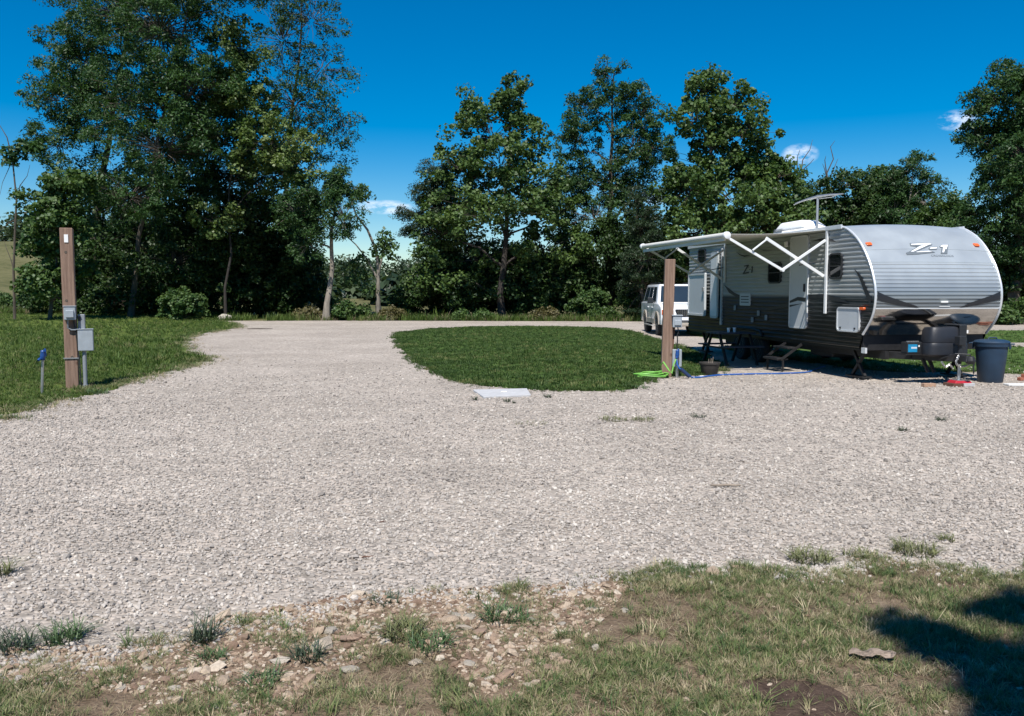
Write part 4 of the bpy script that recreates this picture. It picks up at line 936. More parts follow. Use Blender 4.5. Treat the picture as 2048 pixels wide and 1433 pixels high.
# ------------------------------------------------------------------ white car behind the trailer
SV = empty('parked_car', (6.43, 31.1, 0), math.radians(-.6), 'white sport utility car with tan sills parked behind the trailer', 'car')
def arch(cy, r=.46, z=.42, n=9):
    a0 = math.asin((z - .40) / r); return [(cy + r * math.cos(math.pi - a0 - (math.pi - 2 * a0) * i / n), .40 + r * math.sin(math.pi - a0 - (math.pi - 2 * a0) * i / n)) for i in range(n + 1)]
side = [(.06, .42)] + arch(1.0) + arch(4.02) + [(5.12, .44), (5.2, .75), (5.16, 1.22), (1.32, 1.22), (.75, 1.19), (.16, 1.10), (.04, .98), (.0, .66)]
w = MB(); w.prism(side, lambda y, z: (-.99, y, z), lambda y, z: (.99, y, z)); body = w.build('body', car_white, SV, bevel=.045, seg=3, smooth=True, angle=50)
w = MB(); w.taper((-.93, .93, 1.28, 5.10), (-.76, .76, 2.0, 4.92), 1.20, 1.93); gh = w.build('cabin', car_white, SV, bevel=.06, seg=3, smooth=True)
def lerp4(c, u, v): a = Vector(c[0]).lerp(Vector(c[1]), u); b = Vector(c[3]).lerp(Vector(c[2]), u); return a.lerp(b, v)
def panel(c, u0, u1, v0, v1, name, mat, par, off=.008):
    q = [lerp4(c, u, v) for u, v in ((u0, v0), (u1, v0), (u1, v1), (u0, v1))]
    n = (q[1] - q[0]).cross(q[3] - q[0]).normalized(); cen = sum(q, Vector()) / 4
    if n.dot(cen - Vector((0, 3.2, 1.3))) < 0: n = -n
    w = MB(); w.add([p + n * off for p in q] + [p - n * .01 for p in q], [(0,1,2,3),(7,6,5,4),(0,4,5,1),(1,5,6,2),(2,6,7,3),(3,7,4,0)]); return w.build(name, mat, par, bevel=.003)
b0, t0, zb, zt = (.93, 1.28, 5.10), (.76, 2.0, 4.92), 1.20, 1.93
panel([(-b0[0], b0[1], zb), (b0[0], b0[1], zb), (t0[0], t0[1], zt), (-t0[0], t0[1], zt)], .06, .94, .06, .90, 'windscreen', car_glass, SV)
panel([(-b0[0], b0[2], zb), (b0[0], b0[2], zb), (t0[0], t0[2], zt), (-t0[0], t0[2], zt)], .08, .92, .15, .85, 'rear_window', car_glass, SV)
for s in (-1, 1):
    c = [(s * b0[0], b0[1], zb), (s * b0[0], b0[2], zb), (s * t0[0], t0[2], zt), (s * t0[0], t0[1], zt)]
    for u0, u1 in ((.10, .34), (.37, .62), (.65, .93)): panel(c, u0, u1, .08, .86, 'side_window', car_glass, SV)
    for y in (2.35, 3.40):
        w = MB(); w.box(s * .985 - .012, s * .985 + .012, y, y + .018, .55, 1.2); w.build('door_gap', black_pl, SV)
        w = MB(); w.box(s * 1.0 - .02, s * 1.0 + .02, y - .28, y - .08, 1.02, 1.06); w.build('door_handle', car_white, SV, bevel=.008)
    w = MB(); w.box(s * 1.0 - .014, s * 1.0 + .014, 1.52, 3.50, .44, .62); w.build('side_cladding', car_tan, SV, bevel=.008)
    for ay in (1.0, 4.02):
        w = MB(); w.tube([(s * .99, ay + .49 * math.cos(t), .40 + .49 * math.sin(t)) for t in np.linspace(.05, math.pi - .05, 12)], .028, 6); w.build('arch_trim', car_tan, SV, smooth=True)
    w = MB(); w.box(s * 1.04 - .07, s * 1.04 + .07, 1.5, 3.5, .33, .37); w.build('running_board', steel, SV, bevel=.012)
    w = MB(); w.box(s * 1.12 - .11, s * 1.12 + .11, 1.72, 1.82, 1.20, 1.42); w.bar((s * .93, 1.78, 1.24), (s * 1.05, 1.78, 1.28), .05, .05); w.build('wing_mirror', black_pl, SV, bevel=.02)
    w = MB(); w.box(s * .66 - .02, s * .66 + .02, 2.4, 4.7, 1.975, 2.005); [w.box(s * .66 - .02, s * .66 + .02, y, y + .06, 1.92, 1.98) for y in (2.45, 3.5, 4.6)]; w.build('roof_rail', black_pl, SV)
    hl = MB(); hl.box(s * .70 - .17, s * .70 + .17, -.012, .10, .80, .99); h = hl.build('headlight', chrome, SV, bevel=.02)
    w = MB(); w.box(s * .915 - .05, s * .915 + .05, -.006, .16, .80, .99); w.build('indicator', amber, h, bevel=.012)
    for y in (1.0, 4.02):
        t = MB(); t.wheel([(.24, -.12), (.375, -.12), (.40, -.08), (.405, 0), (.40, .08), (.375, .12), (.24, .12)], (s * .86, y, .405), 28); ty = t.build('wheel', tyre_mat, SV, smooth=True)
        t = MB(); t.wheel([(.04, s * .125), (.09, s * .11), (.20, s * .07), (.235, s * .122), (.25, 0)], (s * .86, y, .405), 22); t.build('rim', rim_mat, ty, smooth=True)
gr = MB(); gr.prism([(-.48, 1.0), (.48, 1.0), (.38, .72), (-.38, .72)], lambda x, z: (x, -.012, z), lambda x, z: (x, .03, z)); gro = gr.build('grille', black_pl, SV)
for k in range(13):
    x = -.42 + k * .07; w = MB(); w.box(x - .012, x + .012, -.028, -.0125, .735, .985); w.build('grille_bar', chrome, gro)
w = MB(); w.box(-.96, .96, -.08, .12, .52, .70); w.build('front_bumper', car_white, SV, bevel=.04, seg=3, smooth=True)
w = MB(); w.box(-.93, .93, -.06, .12, .38, .515); w.build('bumper_skirt', car_tan, SV, bevel=.03)
w = MB(); w.box(-.55, .55, -.082, -.07, .545, .60); w.build('air_intake', black_pl, SV)
w = MB(); w.box(-.75, .75, .5, 4.9, .36, .44); w.build('underbody', black_metal, SV)

# ------------------------------------------------------------------ refuse bin
cx, cy = gp(1994, 767)
TC = empty('trash_can', (cx, cy + .22, 0), 0, 'dark blue round trash can with a lid beside the trailer nose', 'trash can')
w = MB(); w.lathe([(.195, .0), (.205, .015), (.262, .62), (.262, .64), (.285, .645), (.29, .70), (.275, .70), (.27, .66)], 32); w.build('can', blue_pl, TC, smooth=True)
w = MB(); w.lathe([(.292, .695), (.298, .72), (.27, .748), (.20, .765), (.05, .772), (.0, .772)], 32); lid = w.build('lid', blue_pl, TC, smooth=True)
w = MB(); w.tube([(-.08, -.02, .765), (-.06, -.02, .80), (.06, -.02, .80), (.08, -.02, .765)], .014, 6); w.build('lid_handle', blue_pl, lid)
for a in (-35, 145):
    t = math.radians(a); u = Vector((math.cos(t), math.sin(t), 0)); v = Vector((-u.y, u.x, 0)); c = u * .29
    w = MB(); w.tube([c - v * .07 + Vector((0, 0, .70)), c + u * .05 - v * .06 + Vector((0, 0, .69)), c + u * .055 + v * .06 + Vector((0, 0, .69)), c + v * .07 + Vector((0, 0, .70)), c + v * .06 + Vector((0, 0, .61)), c - v * .06 + Vector((0, 0, .61)), c - v * .07 + Vector((0, 0, .70))], .015, 6); w.build('side_handle', blue_pl, TC, smooth=True)

# ------------------------------------------------------------------ left hook-up post
px_, py_ = -7.40, 14.28
LP = empty('utility_post', (px_, py_, 0), math.radians(22), 'tall weathered square wooden post with grey electric boxes on the left lawn', 'utility post', 'hook-up posts')
w = MB(); w.taper((-.097, .097, -.097, .097), (-.10, .092, -.097, .097), -.05, 2.67); w.build('post', post_wood, LP, bevel=.010)
w = MB(); w.box(-.075, .10, -.215, -.098, 1.15, 1.37); ob = w.build('outlet_box', grey_box, LP, bevel=.012)
w = MB(); w.box(-.045, .075, -.245, -.216, 1.19, 1.315); w.build('outlet_cover', grey_box, ob, bevel=.01)
w = MB(); w.box(-.085, .11, -.225, -.10, 1.372, 1.385); w.build('rain_hood', grey_box, ob, bevel=.004)
w = MB(); w.box(.12, .225, -.10, .02, .99, 1.24); w.build('junction_box', grey_pvc, LP, bevel=.008)
w = MB(); w.box(.125, .165, -.107, -.101, 1.13, 1.21); w.build('junction_cover', black_pl, LP)
w = MB(); w.box(.115, .345, -.165, -.045, .63, .985); bb = w.build('breaker_box', grey_box, LP, bevel=.010)
w = MB(); w.box(.108, .352, -.175, -.04, .987, .999); w.build('breaker_lid', grey_box, bb, bevel=.004)
w = MB(); w.tube([(.20, -.09, -.02), (.20, -.09, .63)], .033, 12); w.tube([(.20, -.09, .0), (.20, -.09, .06)], .042, 12); w.build('conduit', grey_pvc, LP, smooth=True)
w = MB(); w.tube([(-.02, -.17, 1.15), (-.03, -.15, 1.02), (.02, -.135, .985), (.08, -.13, .985), (.15, -.12, 1.01)], .013, 6); w.build('outlet_cable', grey_pvc, LP, smooth=True)
w = MB(); w.tube([(.06, -.115, 1.15), (.09, -.112, .9), (.125, -.11, .5), (.135, -.11, .0)], .011, 6); w.build('ground_cable', black_pl, LP, smooth=True)
w = MB(); w.box(-.115, .13, -.113, -.099, .50, .52); w.build('strap', steel, LP)
w = MB(); w.box(-.035, .025, -.108, -.0975, 2.43, 2.56); w.build('number_tag', white_pl, LP)
for z in (2.52, 1.72, .78):
    w = MB(); w.lathe([(.022, 0), (.018, .004)], 10, (0, 0, 0)); o = w.build('knot', bark, LP); o.rotation_euler = (math.pi / 2, 0, 0); o.location = (random.uniform(-.05, .05), -.0985, z - .25)

def hydrant(name, loc, h, label, tilt):
    H_ = empty(name, loc, 0, label, 'hydrant', 'yard hydrants'); H_.rotation_euler = (0, tilt, 0)
    w = MB(); w.tube([(0, 0, -.02), (0, 0, h - .12)], .021, 10); w.build('standpipe', steel, H_, smooth=True)
    w = MB(); w.lathe([(.028, h - .16), (.036, h - .15), (.040, h - .08), (.032, h - .04), (.036, h - .02), (.02, h)], 14); w.tube([(0, 0, h - .13), (-.02, -.05, h - .135), (-.025, -.085, h - .16)], .020, 8); w.build('head', blue_paint, H_, smooth=True)
    w = MB(); w.tube([(0, .01, h - .03), (.02, .02, h + .02), (.03, .02, h + .02)], .009, 6); w.tube([(.03, .02, h + .02), (.035, .02, h - .10)], .011, 6); w.build('lever', blue_paint, H_, smooth=True)
    return H_
x, y = gp(84, 789); hydrant('yard_hydrant', (x, y, 0), .70, 'blue-topped steel water hydrant left of the tall left post', math.radians(3.5))

# ------------------------------------------------------------------ right hook-up post with its hoses
px_, py_ = 2.94, 16.22
RP = empty('utility_post', (px_, py_, 0), math.radians(-5), 'shorter square wooden post with grey boxes in front of the trailer awning', 'utility post', 'hook-up posts')
w = MB(); w.taper((-.097, .097, -.097, .097), (-.045, .145, -.095, .095), -.05, 2.23); w.build('post', post_wood, RP, bevel=.010)
w = MB(); w.box(.10, .27, -.21, -.05, .95, 1.165); ob = w.build('outlet_box', grey_box, RP, bevel=.012)
w = MB(); w.box(.085, .285, -.225, -.04, 1.167, 1.185); w.build('rain_hood', grey_box, ob, bevel=.004)
w = MB(); w.box(.13, .25, -.235, -.211, .99, 1.09); w.build('outlet_cover', grey_box, ob, bevel=.008)
w = MB(); w.taper((.10, .13, -.06, .06), (.12, .16, -.06, .06), .52, .95); w.build('conduit_in_shadow', rust, RP)  # conduit piece; the dark rust colour stands in for the shadow on it
w = MB(); w.box(.11, .285, -.12, -.02, .20, .53); w.build('breaker_box', grey_box, RP, bevel=.010)
w = MB(); w.tube([(.20, -.07, -.02), (.20, -.07, .20)], .03, 10); w.build('conduit', grey_pvc, RP, smooth=True)
w = MB(); w.tube([(.20, -.13, .95), (.215, -.14, .86), (.19, -.14, .80), (.20, -.12, .70), (.19, -.1, .53)], .012, 6); w.build('outlet_cable', black_pl, RP, smooth=True)
hydrant('yard_hydrant', (3.10, 15.98, 0), .53, 'blue water hydrant feeding the hoses beside the shorter right post', math.radians(1))
w = MB(); pts = [(3.08, 15.90, .36), (3.09, 15.87, .26), (3.12, 15.86, .20), (3.17, 15.85, .165)]
w.tube(pts, .012, 8); hose = w
gx = [gp(*p) for p in [(1384, 757), (1400, 756.5), (1440, 752), (1500, 750), (1560, 749), (1600, 747.5), (1620, 745), (1632, 740), (1650, 734)]]
g2 = smooth_poly([(3.36, 15.87)] + gx, 5, 0, 1, closed=False)
BH = empty('water_hose', (3.09, 15.88, 0), 0, 'bright blue water hose running from the right post towards the trailer', 'hose', 'hoses at the right post')
off = Vector((3.09, 15.88, 0))
w = MB(); w.tube([Vector((3.34, 15.86, .04)) - off] + [Vector((p[0], p[1], .016)) - off for p in g2[1:]], .015, 8); w.build('hose', blue_hose_m, BH, smooth=True)
w = MB(); w.tube([Vector((3.15, 15.85, .185)) - off, Vector((3.32, 15.84, .035)) - off], .034, 12); w.build('water_filter', M('navy_filter', (.012, .03, .09), .5), BH, smooth=True)
w = MB(); w.tube([Vector(p) - off for p in pts], .013, 8); w.build('hose_lead', blue_hose_m, BH, smooth=True)
w = MB(); w.tube([Vector((3.55, 16.02, .018)) - off, Vector((3.62, 16.05, .018)) - off], .021, 8); w.build('coupling', white_pl, BH)
GH = empty('garden_hose', (2.62, 16.02, 0), 0, 'lime green garden hose coiled on the grass at the foot of the right post', 'hose', 'hoses at the right post')
rg2 = random.Random(3); pts = []
for i in range(96):
    t = i / 95 * 2 * math.pi * 4.6; r = .24 + .05 * math.sin(t * .37 + 1) + rg2.uniform(-.01, .01)
    pts.append((r * 1.15 * math.cos(t) + .03 * math.sin(t * .5), r * .8 * math.sin(t), .025 + .016 * (i // 20) + .01 * math.sin(t * 1.7)))
pts += [(.22, .05, .12), (.19, .02, .24), (.23, -.04, .30), (.31, -.16, .16), (.36, -.20, .10), (.40, -.16, .26), (.45, -.13, .36)]
w = MB(); w.tube(pts, .014, 7); w.build('hose', green_hose_m, GH, smooth=True)
x, y = gp(1419, 750)
PT = empty('plant_pot', (x, y, 0), 0, 'wide dark tapered flower pot of soil on the gravel near the blue hose', 'plant pot')
w = MB(); w.lathe([(.135, 0), (.145, .01), (.192, .215), (.205, .215), (.208, .245), (.19, .245), (.185, .21)], 26); w.build('pot', pot_m, PT, smooth=True)
w = MB(); w.lathe([(.18, .205), (.10, .222), (.0, .225)], 20); w.build('soil', soil_m, PT)
w = MB(); [w.tube([(dx, dy, .2), (dx * 1.4, dy, .30 + abs(dx))], .006, 5) for dx, dy in ((.02, 0), (-.01, .03), (.05, .01))]; w.build('dry_stem', dead_wood, PT)

# ------------------------------------------------------------------ things under and round the trailer
def local(x, y, z=0):
    c, s = math.cos(math.radians(10.2)), math.sin(math.radians(10.2)); return (6.36 + x * c - y * s, 15.06 + x * s + y * c, z)
JP = empty('jack_pad', local(1.22, -.70), .2, 'red plastic pad on grey blocks under the trailer jack', 'jack pad')
w = MB(); w.box(-.20, -.005, -.13, .13, 0, .055); w.build('block', rust, JP, bevel=.005); w = MB(); w.box(.005, .22, -.13, .13, 0, .055); w.build('block', conc, JP, bevel=.005)
w = MB(); w.taper((-.15, .18, -.11, .11), (-.12, .15, -.09, .09), .056, .101); w.build('pad', red_pl, JP, bevel=.006)
x, y = gp(1857, 774); tag(MB().box(-.105, .105, -.05, .05, 0, .06).build('brick', brick_tan, loc=(x, y, 0), bevel=.006), 'single tan brick lying left of the trailer jack', 'brick').rotation_euler = (0, 0, .06)
x, y = gp(2042, 763); r_ = empty('brick_pile', (x + .12, y + .1, 0), 0, 'small heap of red bricks at the right edge beyond the trash can', 'bricks')
for i, (a, b, z, t) in enumerate(((0, 0, 0, .1), (.24, .02, 0, -.05), (.1, .12, 0, .2), (.08, .03, .062, .3))):
    o = MB().box(-.11, .11, -.05, .05, 0, .06).build('brick', brick_m, r_, bevel=.006, loc=(a, b, z)); o.rotation_euler = (0, 0, t)
x, y = gp(2035, 772); tag(MB().box(-.2, .8, -.09, .09, 0, .035).build('paving_slab', M('pale_concrete', (.62, .62, .60), .85, 0, .08, 8, .2), loc=(x, y, 0), bevel=.008), 'pale concrete slab in front of the red bricks at the right edge', 'slab')
S = [gp(*p) for p in ((946, 783), (1054, 780.5), (1062, 793.5), (967, 797.5))]; cx = sum(p[0] for p in S) / 4; cy = sum(p[1] for p in S) / 4
sl_ = MB(); sl_.prism([(p[0] - cx, p[1] - cy) for p in S], lambda a, b: (a, b, .03), lambda a, b: (a, b, -.02)); so = tag(sl_.build('concrete_cover', conc, loc=(cx, cy, 0), bevel=.008), 'flat grey concrete cover set in the gravel before the lawn', 'cover')
MB().box(-.04, .05, -.03, .03, .0305, .045).build('lifting_handle', white_pl, so, bevel=.006)
PTb = empty('picnic_table', (4.95, 19.3, 0), math.radians(12), 'dark low picnic table standing in the awning shade', 'table')
dk = M('navy_table_plastic', (.03, .045, .07), .45, 0, .2, 6)
for k in range(4): MB().box(-.45, .45, -.34 + k * .17, -.19 + k * .17, .68, .715).build('table_board', dk, PTb, bevel=.006)
for s in (-1, 1):
    MB().box(-.45, .45, s * .62 - .12, s * .62 + .12, .40, .43).build('bench_board', dk, PTb, bevel=.006)
for x in (-.36, .36):
    for s in (-1, 1): MB().bar((x, s * .20, .675), (x, s * .60, 0.0), .05, .05).build('leg', black_metal, PTb)
    MB().box(x - .02, x + .02, -.62, .62, .36, .395).build('bench_support', black_metal, PTb)
for dx, dy, lb in ((-.12, -.15, 'left white cup on the picnic table under the awning'), (.05, -.1, 'right white cup on the picnic table under the awning')):
    c, s = math.cos(math.radians(12)), math.sin(math.radians(12))
    tag(MB().lathe([(.028, 0), (.038, .10), (.036, .10), (.027, .01)], 14).build('cup', white_pl, loc=(4.95 + dx * c - dy * s, 19.3 + dx * s + dy * c, .715), smooth=True), lb, 'cup', 'cups on the picnic table')
x, y = gp(757, 638); ST = empty('tree_stump', (x, y, 0), 0, 'short pale sawn tree stump at the edge of the gravel in the gap', 'stump')
w = MB(); w.tube([(0, 0, -.03), (.02, 0, .35), (.0, 0, .82)], [.24, .19, .18], 11); w.build('trunk', M('bleached_stump', (.42, .37, .30), .9, 0, .25, 8, .6), ST, smooth=True)
# loose sticks, bark and single stones
def stick(px, py, L, r, rz, label, mat=dead_wood, nm='stick', flat=False):
    x, y = gp(px, py); rg_ = random.Random(px)
    w = MB()
    if flat:
        n = 11; prof_ = [rg_.uniform(.55, 1.2) for _ in range(n + 1)]; prof_[0] = .3; prof_[-1] = .2
        w.grid([[(-L/2 + L*i/n, j * r * prof_[i] + .012 * math.sin(i * 1.3), .008 + .024 * (1 - abs(j)) * prof_[i] + rg_.uniform(0, .010)) for i in range(n + 1)] for j in (-1, -.4, .3, 1)])
    else:
        P_ = [(-L/2 + L*i/5, rg_.uniform(-1, 1) * L * .03, r + rg_.uniform(0, r)) for i in range(6)]; w.tube(P_, [r * .7, r, r * 1.1, r, r * .9, r * .4], 7); w.tube([P_[2], (P_[2][0] + L*.15, L*.14, r*2)], [r*.6, r*.2], 5)
    o = w.build(nm, mat, loc=(x, y, .004), smooth=True); o.rotation_euler = (0, 0, rz); return tag(o, label, 'stick' if nm == 'stick' else nm.replace('_', ' '), None)
stick(1452, 975, .26, .010, .1, 'short brown stick lying on the open gravel at the right')
stick(1745, 1326, .20, .022, -.12, 'weathered curl of bark lying in the verge grass', mat=M('grey_bark', (.27, .21, .165), .95, 0, .5, 40, .8, 120, stretch=(.25, 1, 1)), nm='bark_piece', flat=True).location.z = .028
stick(1770, 1345, .12, .004, -1.1, 'thin twig lying beside the curl of bark')
stick(735, 1118, .07, .006, .4, 'dark scrap of twig on the gravel left of centre', rust)
stick(240, 668, 1.1, .02, .1, 'fallen branch lying on the back of the gravel left of centre', bark).location = (*gp(520, 659), 0)
stick(1260, 1000, .05, .004, .5, 'tiny reddish twig on the open gravel', rust).location = (*gp(765, 1045), 0)
x, y = gp(450, 641); 
def rock_mesh(seed, sx=1, sy=.8, sz=.55, sub=1, rough=.22):
    rg_ = random.Random(seed); bm = bmesh.new(); bmesh.ops.create_icosphere(bm, subdivisions=sub, radius=1)
    for v in bm.verts:
        k = 1 + rg_.uniform(-rough, rough); v.co = Vector((v.co.x * sx * k, v.co.y * sy * k, v.co.z * sz * k))
    me = bpy.data.meshes.new('stone'); bm.to_mesh(me); bm.free(); return me
me = rock_mesh(3, .42, .3, .26, 2, .12); me.materials.append(M('pale_limestone', (.46, .42, .36), .9, 0, .2, 6, .5)); o = bpy.data.objects.new('boulder', me); o.location = (x, y, .12); link(o); tag(o, 'pale boulder at the corner where lawn meets gravel by the grove', 'boulder')
tag(MB().tube([(0, 0, .03), (1.6, .2, .12), (3.0, .1, .25), (3.6, .3, .2)], [.09, .08, .06, .03], 8).build('fallen_log', bark_pale, loc=(*gp(1228, 639), 0), smooth=True), 'pale fallen log lying in the weeds left of the car', 'log')

# ------------------------------------------------------------------ scattered stones and grass (geometry-node instances: nobody could count them)
def src_collection(name, meshes):
    c = bpy.data.collections.new(name)
    for i, me in enumerate(meshes):
        o = bpy.data.objects.new('%s_piece' % name, me); c.objects.link(o)
    return c
def scatter(name, pts, rot, scl, col, label, cat, nsrc, seed=0, parent=None):
    n = len(pts); rg = np.random.default_rng(seed)
    me = bpy.data.meshes.new(name); me.vertices.add(n); me.vertices.foreach_set('co', pts.astype(np.float32).ravel())
    a = me.attributes.new('rot', 'FLOAT_VECTOR', 'POINT'); a.data.foreach_set('vector', rot.astype(np.float32).ravel())
    a = me.attributes.new('scl', 'FLOAT_VECTOR', 'POINT'); a.data.foreach_set('vector', scl.astype(np.float32).ravel())
    a = me.attributes.new('pick', 'INT', 'POINT'); a.data.foreach_set('value', rg.integers(0, nsrc, n).astype(np.int32))
    o = bpy.data.objects.new(name, me); link(o, parent)
    ng = bpy.data.node_groups.new(name, 'GeometryNodeTree')
    ng.interface.new_socket('Geometry', in_out='INPUT', socket_type='NodeSocketGeometry'); ng.interface.new_socket('Geometry', in_out='OUTPUT', socket_type='NodeSocketGeometry')
    N = ng.nodes; L = ng.links; gi = N.new('NodeGroupInput'); go = N.new('NodeGroupOutput')
    ip = N.new('GeometryNodeInstanceOnPoints'); ci = N.new('GeometryNodeCollectionInfo'); ci.inputs['Collection'].default_value = col
    ci.inputs['Separate Children'].default_value = True; ci.inputs['Reset Children'].default_value = True
    def attr(nm, t):
        k = N.new('GeometryNodeInputNamedAttribute'); k.data_type = t; k.inputs['Name'].default_value = nm; return k.outputs['Attribute']
    er = N.new('FunctionNodeEulerToRotation'); L.new(attr('rot', 'FLOAT_VECTOR'), er.inputs[0])
    L.new(gi.outputs[0], ip.inputs['Points']); L.new(ci.outputs[0], ip.inputs['Instance']); ip.inputs['Pick Instance'].default_value = True
    L.new(attr('pick', 'INT'), ip.inputs['Instance Index']); L.new(er.outputs[0], ip.inputs['Rotation']); L.new(attr('scl', 'FLOAT_VECTOR'), ip.inputs['Scale'])
    L.new(ip.outputs[0], go.inputs[0])
    md = o.modifiers.new('scatter', 'NODES'); md.node_group = ng
    if parent is None: tag(o, label, cat, kind='stuff')
    else: o['kind'] = 'stuff'
    return o
RG = np.random.default_rng(2024)
def vnoise(P, s, seed=0):          # cheap smooth value noise on world xy
    r = np.random.default_rng(seed).random((64, 64)); q = P[:, :2] * s; i = np.floor(q).astype(int); f = q - i; f = f * f * (3 - 2 * f)
    g_ = lambda a, b: r[(i[:, 0] + a) % 64, (i[:, 1] + b) % 64]
    return (g_(0,0)*(1-f[:,0])+g_(1,0)*f[:,0])*(1-f[:,1]) + (g_(0,1)*(1-f[:,0])+g_(1,1)*f[:,0])*f[:,1]
def sample(n, x0, x1, y0, y1, dens, poly, excl=(), margin=.66):
    P = np.stack([RG.uniform(x0, x1, n), RG.uniform(y0, y1, n)], 1)
    k = np.abs(P[:, 0]) < margin * P[:, 1] + .8; P = P[k]
    k = RG.random(len(P)) < dens(P); P = P[k]
    k = in_poly(P, poly)
    for e in excl: k &= ~in_poly(P, e)
    return P[k]
# --- crushed stone
def stone_src(name, mat, n, seed, **kw):
    ms = []
    for i in range(n):
        me = rock_mesh(seed + i, **kw); me.materials.append(mat); ms.append(me)
    return src_collection(name, ms)
grey_st = random_mat('gravel_chip', [(0, (.208, .187, .166)), (.25, (.326, .296, .263)), (.6, (.40, .360, .317)), (.88, (.445, .396, .345)), (1, (.545, .50, .44))], .9, noise=.12, patch=(.9, 1.5))
tan_st = random_mat('field_stone', [(0, (.14, .09, .062)), (.3, (.25, .178, .125)), (.6, (.33, .25, .178)), (.85, (.37, .295, .22)), (1, (.46, .395, .315))], .9, noise=.2)
c_grey = stone_src('gravel', grey_st, 6, 40, sx=1, sy=.8, sz=.6, rough=.3)
c_tan = stone_src('field_stones', tan_st, 6, 60, sx=1, sy=.75, sz=.5, rough=.28)
P = sample(640000, -13, 13, 3.0, 21.0, lambda P: np.clip((6.2 / np.maximum(P[:, 1], 3)) ** 2.0, 0, 1) * (1 - ss(9, 21, P[:, 1] + 3.0 * (vnoise(P, .7, 3) - .5))), grav_poly, (isl_poly, left_poly, [(p[0], p[1] - .06) for p in verge_poly]))
d = P[:, 1]
s = .0095 * np.exp(RG.normal(size=len(P)) * .33) * (1 + .045 * np.maximum(d - 6, 0)); s = np.minimum(s, .034)
rot = np.stack([RG.normal(size=len(P)) * .5, RG.normal(size=len(P)) * .5, RG.uniform(0, 6.28, len(P))], 1)
pts = np.stack([P[:, 0], P[:, 1], s * .22 + RG.random(len(P)) * .004], 1)
px_ = CX + F * P[:, 0] / P[:, 1]; show = np.where((px_ > 20) & (px_ < 2028) & ~in_poly(P, verge_poly), s / P[:, 1], 0); pick = np.argsort(-show)[:300]
chip = [o.data for o in c_grey.objects]
for k, i in enumerate(pick):        # the chips that show largest stand alone
    o = bpy.data.objects.new('stone', chip[k % 6]); o.location = pts[i]; o.rotation_euler = rot[i]; o.scale = (s[i],) * 3; link(o, drive)
keep = np.ones(len(P), bool); keep[pick] = False
scatter('gravel', pts[keep], rot[keep], np.repeat(s[:, None], 3, 1)[keep], c_grey, 'loose grey crushed limestone covering the drive', 'gravel', 6, 1)
# chips kicked over the edge onto the verge
line = np.array([p for p in near_line if -5 < p[0] < 5]); j = RG.integers(0, len(line), 5200); P = line[j] + np.stack([RG.normal(size=5200) * .04, -np.abs(RG.normal(size=5200)) * .11 + .03], 1)
s = .0095 * np.exp(RG.normal(size=len(P)) * .33)
scatter('gravel', np.stack([P[:, 0], P[:, 1], .006 + s * .2], 1), np.stack([RG.normal(size=len(P)) * .5, RG.normal(size=len(P)) * .5, RG.uniform(0, 6.28, len(P))], 1), np.repeat(s[:, None], 3, 1), c_grey, 'grey stone chips spilling over the edge of the verge', 'gravel', 6, 5)
# --- stony verge
BAND = [gp(*p) for p in [(-400, 1300), (-100, 1305), (260, 1292), (430, 1240), (740, 1186), (1000, 1176), (1260, 1165), (1220, 1230), (1150, 1290), (1130, 1340), (1040, 1400), (960, 1400), (900, 1330), (820, 1310), (700, 1330), (640, 1370), (560, 1440), (260, 1440), (290, 1395), (150, 1375), (-100, 1375), (-400, 1370)]]
P = sample(62000, -4.5, 3, 2.9, 5.0, lambda P: np.ones(len(P)), BAND)
s = .0088 * np.exp(RG.normal(size=len(P)) * .45)
scatter('pebbles', np.stack([P[:, 0], P[:, 1], .006 + s * .2], 1), np.stack([RG.normal(size=len(P)) * .35, RG.normal(size=len(P)) * .35, RG.uniform(0, 6.28, len(P))], 1), np.repeat(s[:, None], 3, 1), c_tan, 'small tan pebbles strewn over the bare verge', 'pebbles', 6, 2)
P = sample(6000, -8, 8, 3.0, 5.4, lambda P: np.clip(vnoise(P, 1.5, 4) * 1.6 - .3, 0, 1), verge_poly, (BAND,))
s = .008 * np.exp(RG.normal(size=len(P)) * .45)
scatter('pebbles', np.stack([P[:, 0], P[:, 1], .006 + s * .2], 1), np.stack([RG.normal(size=len(P)) * .35, RG.normal(size=len(P)) * .35, RG.uniform(0, 6.28, len(P))], 1), np.repeat(s[:, None], 3, 1), c_tan, 'small stones half hidden in the verge grass', 'pebbles', 6, 3)
stone_meshes = []
cols_ = [(.32, .245, .175), (.27, .185, .13), (.36, .30, .23), (.30, .265, .215), (.40, .35, .285), (.22, .15, .105)]
for i in range(12):
    me = rock_mesh(200 + i, 1, .70, .36, 1, .30) if i % 3 else rock_mesh(200 + i, 1, .72, .36, 2, .16)
    me.materials.append(M('verge_stone_%s' % 'abcdef'[i % 6] if i < 6 else 'verge_stone', cols_[i % 6], .9, 0, .22, 1.4, .5, 6)); stone_meshes.append(me)
big = [(900, 1246, .055), (700, 1284, .060), (645, 1300, .075), (660, 1268, .05), (565, 1328, .055), (395, 1361, .05), (445, 1368, .045), (1005, 1362, .06), (930, 1262, .05), (940, 1240, .035), (770, 1290, .04), (1090, 1270, .045), (1110, 1320, .045), (960, 1270, .05),
       (830, 1330, .04), (700, 1345, .045), (620, 1345, .03), (330, 1365, .035), (90, 1345, .05), (45, 1352, .045), (190, 1330, .03), (1185, 1222, .03), (1060, 1245, .035), (1095, 1342, .04), (1425, 1150, .06), (1475, 1140, .045), (1860, 1133, .06), (1250, 1225, .03), (1190, 1300, .035), (540, 1270, .03), (500, 1262, .028), (710, 1330, .03)]
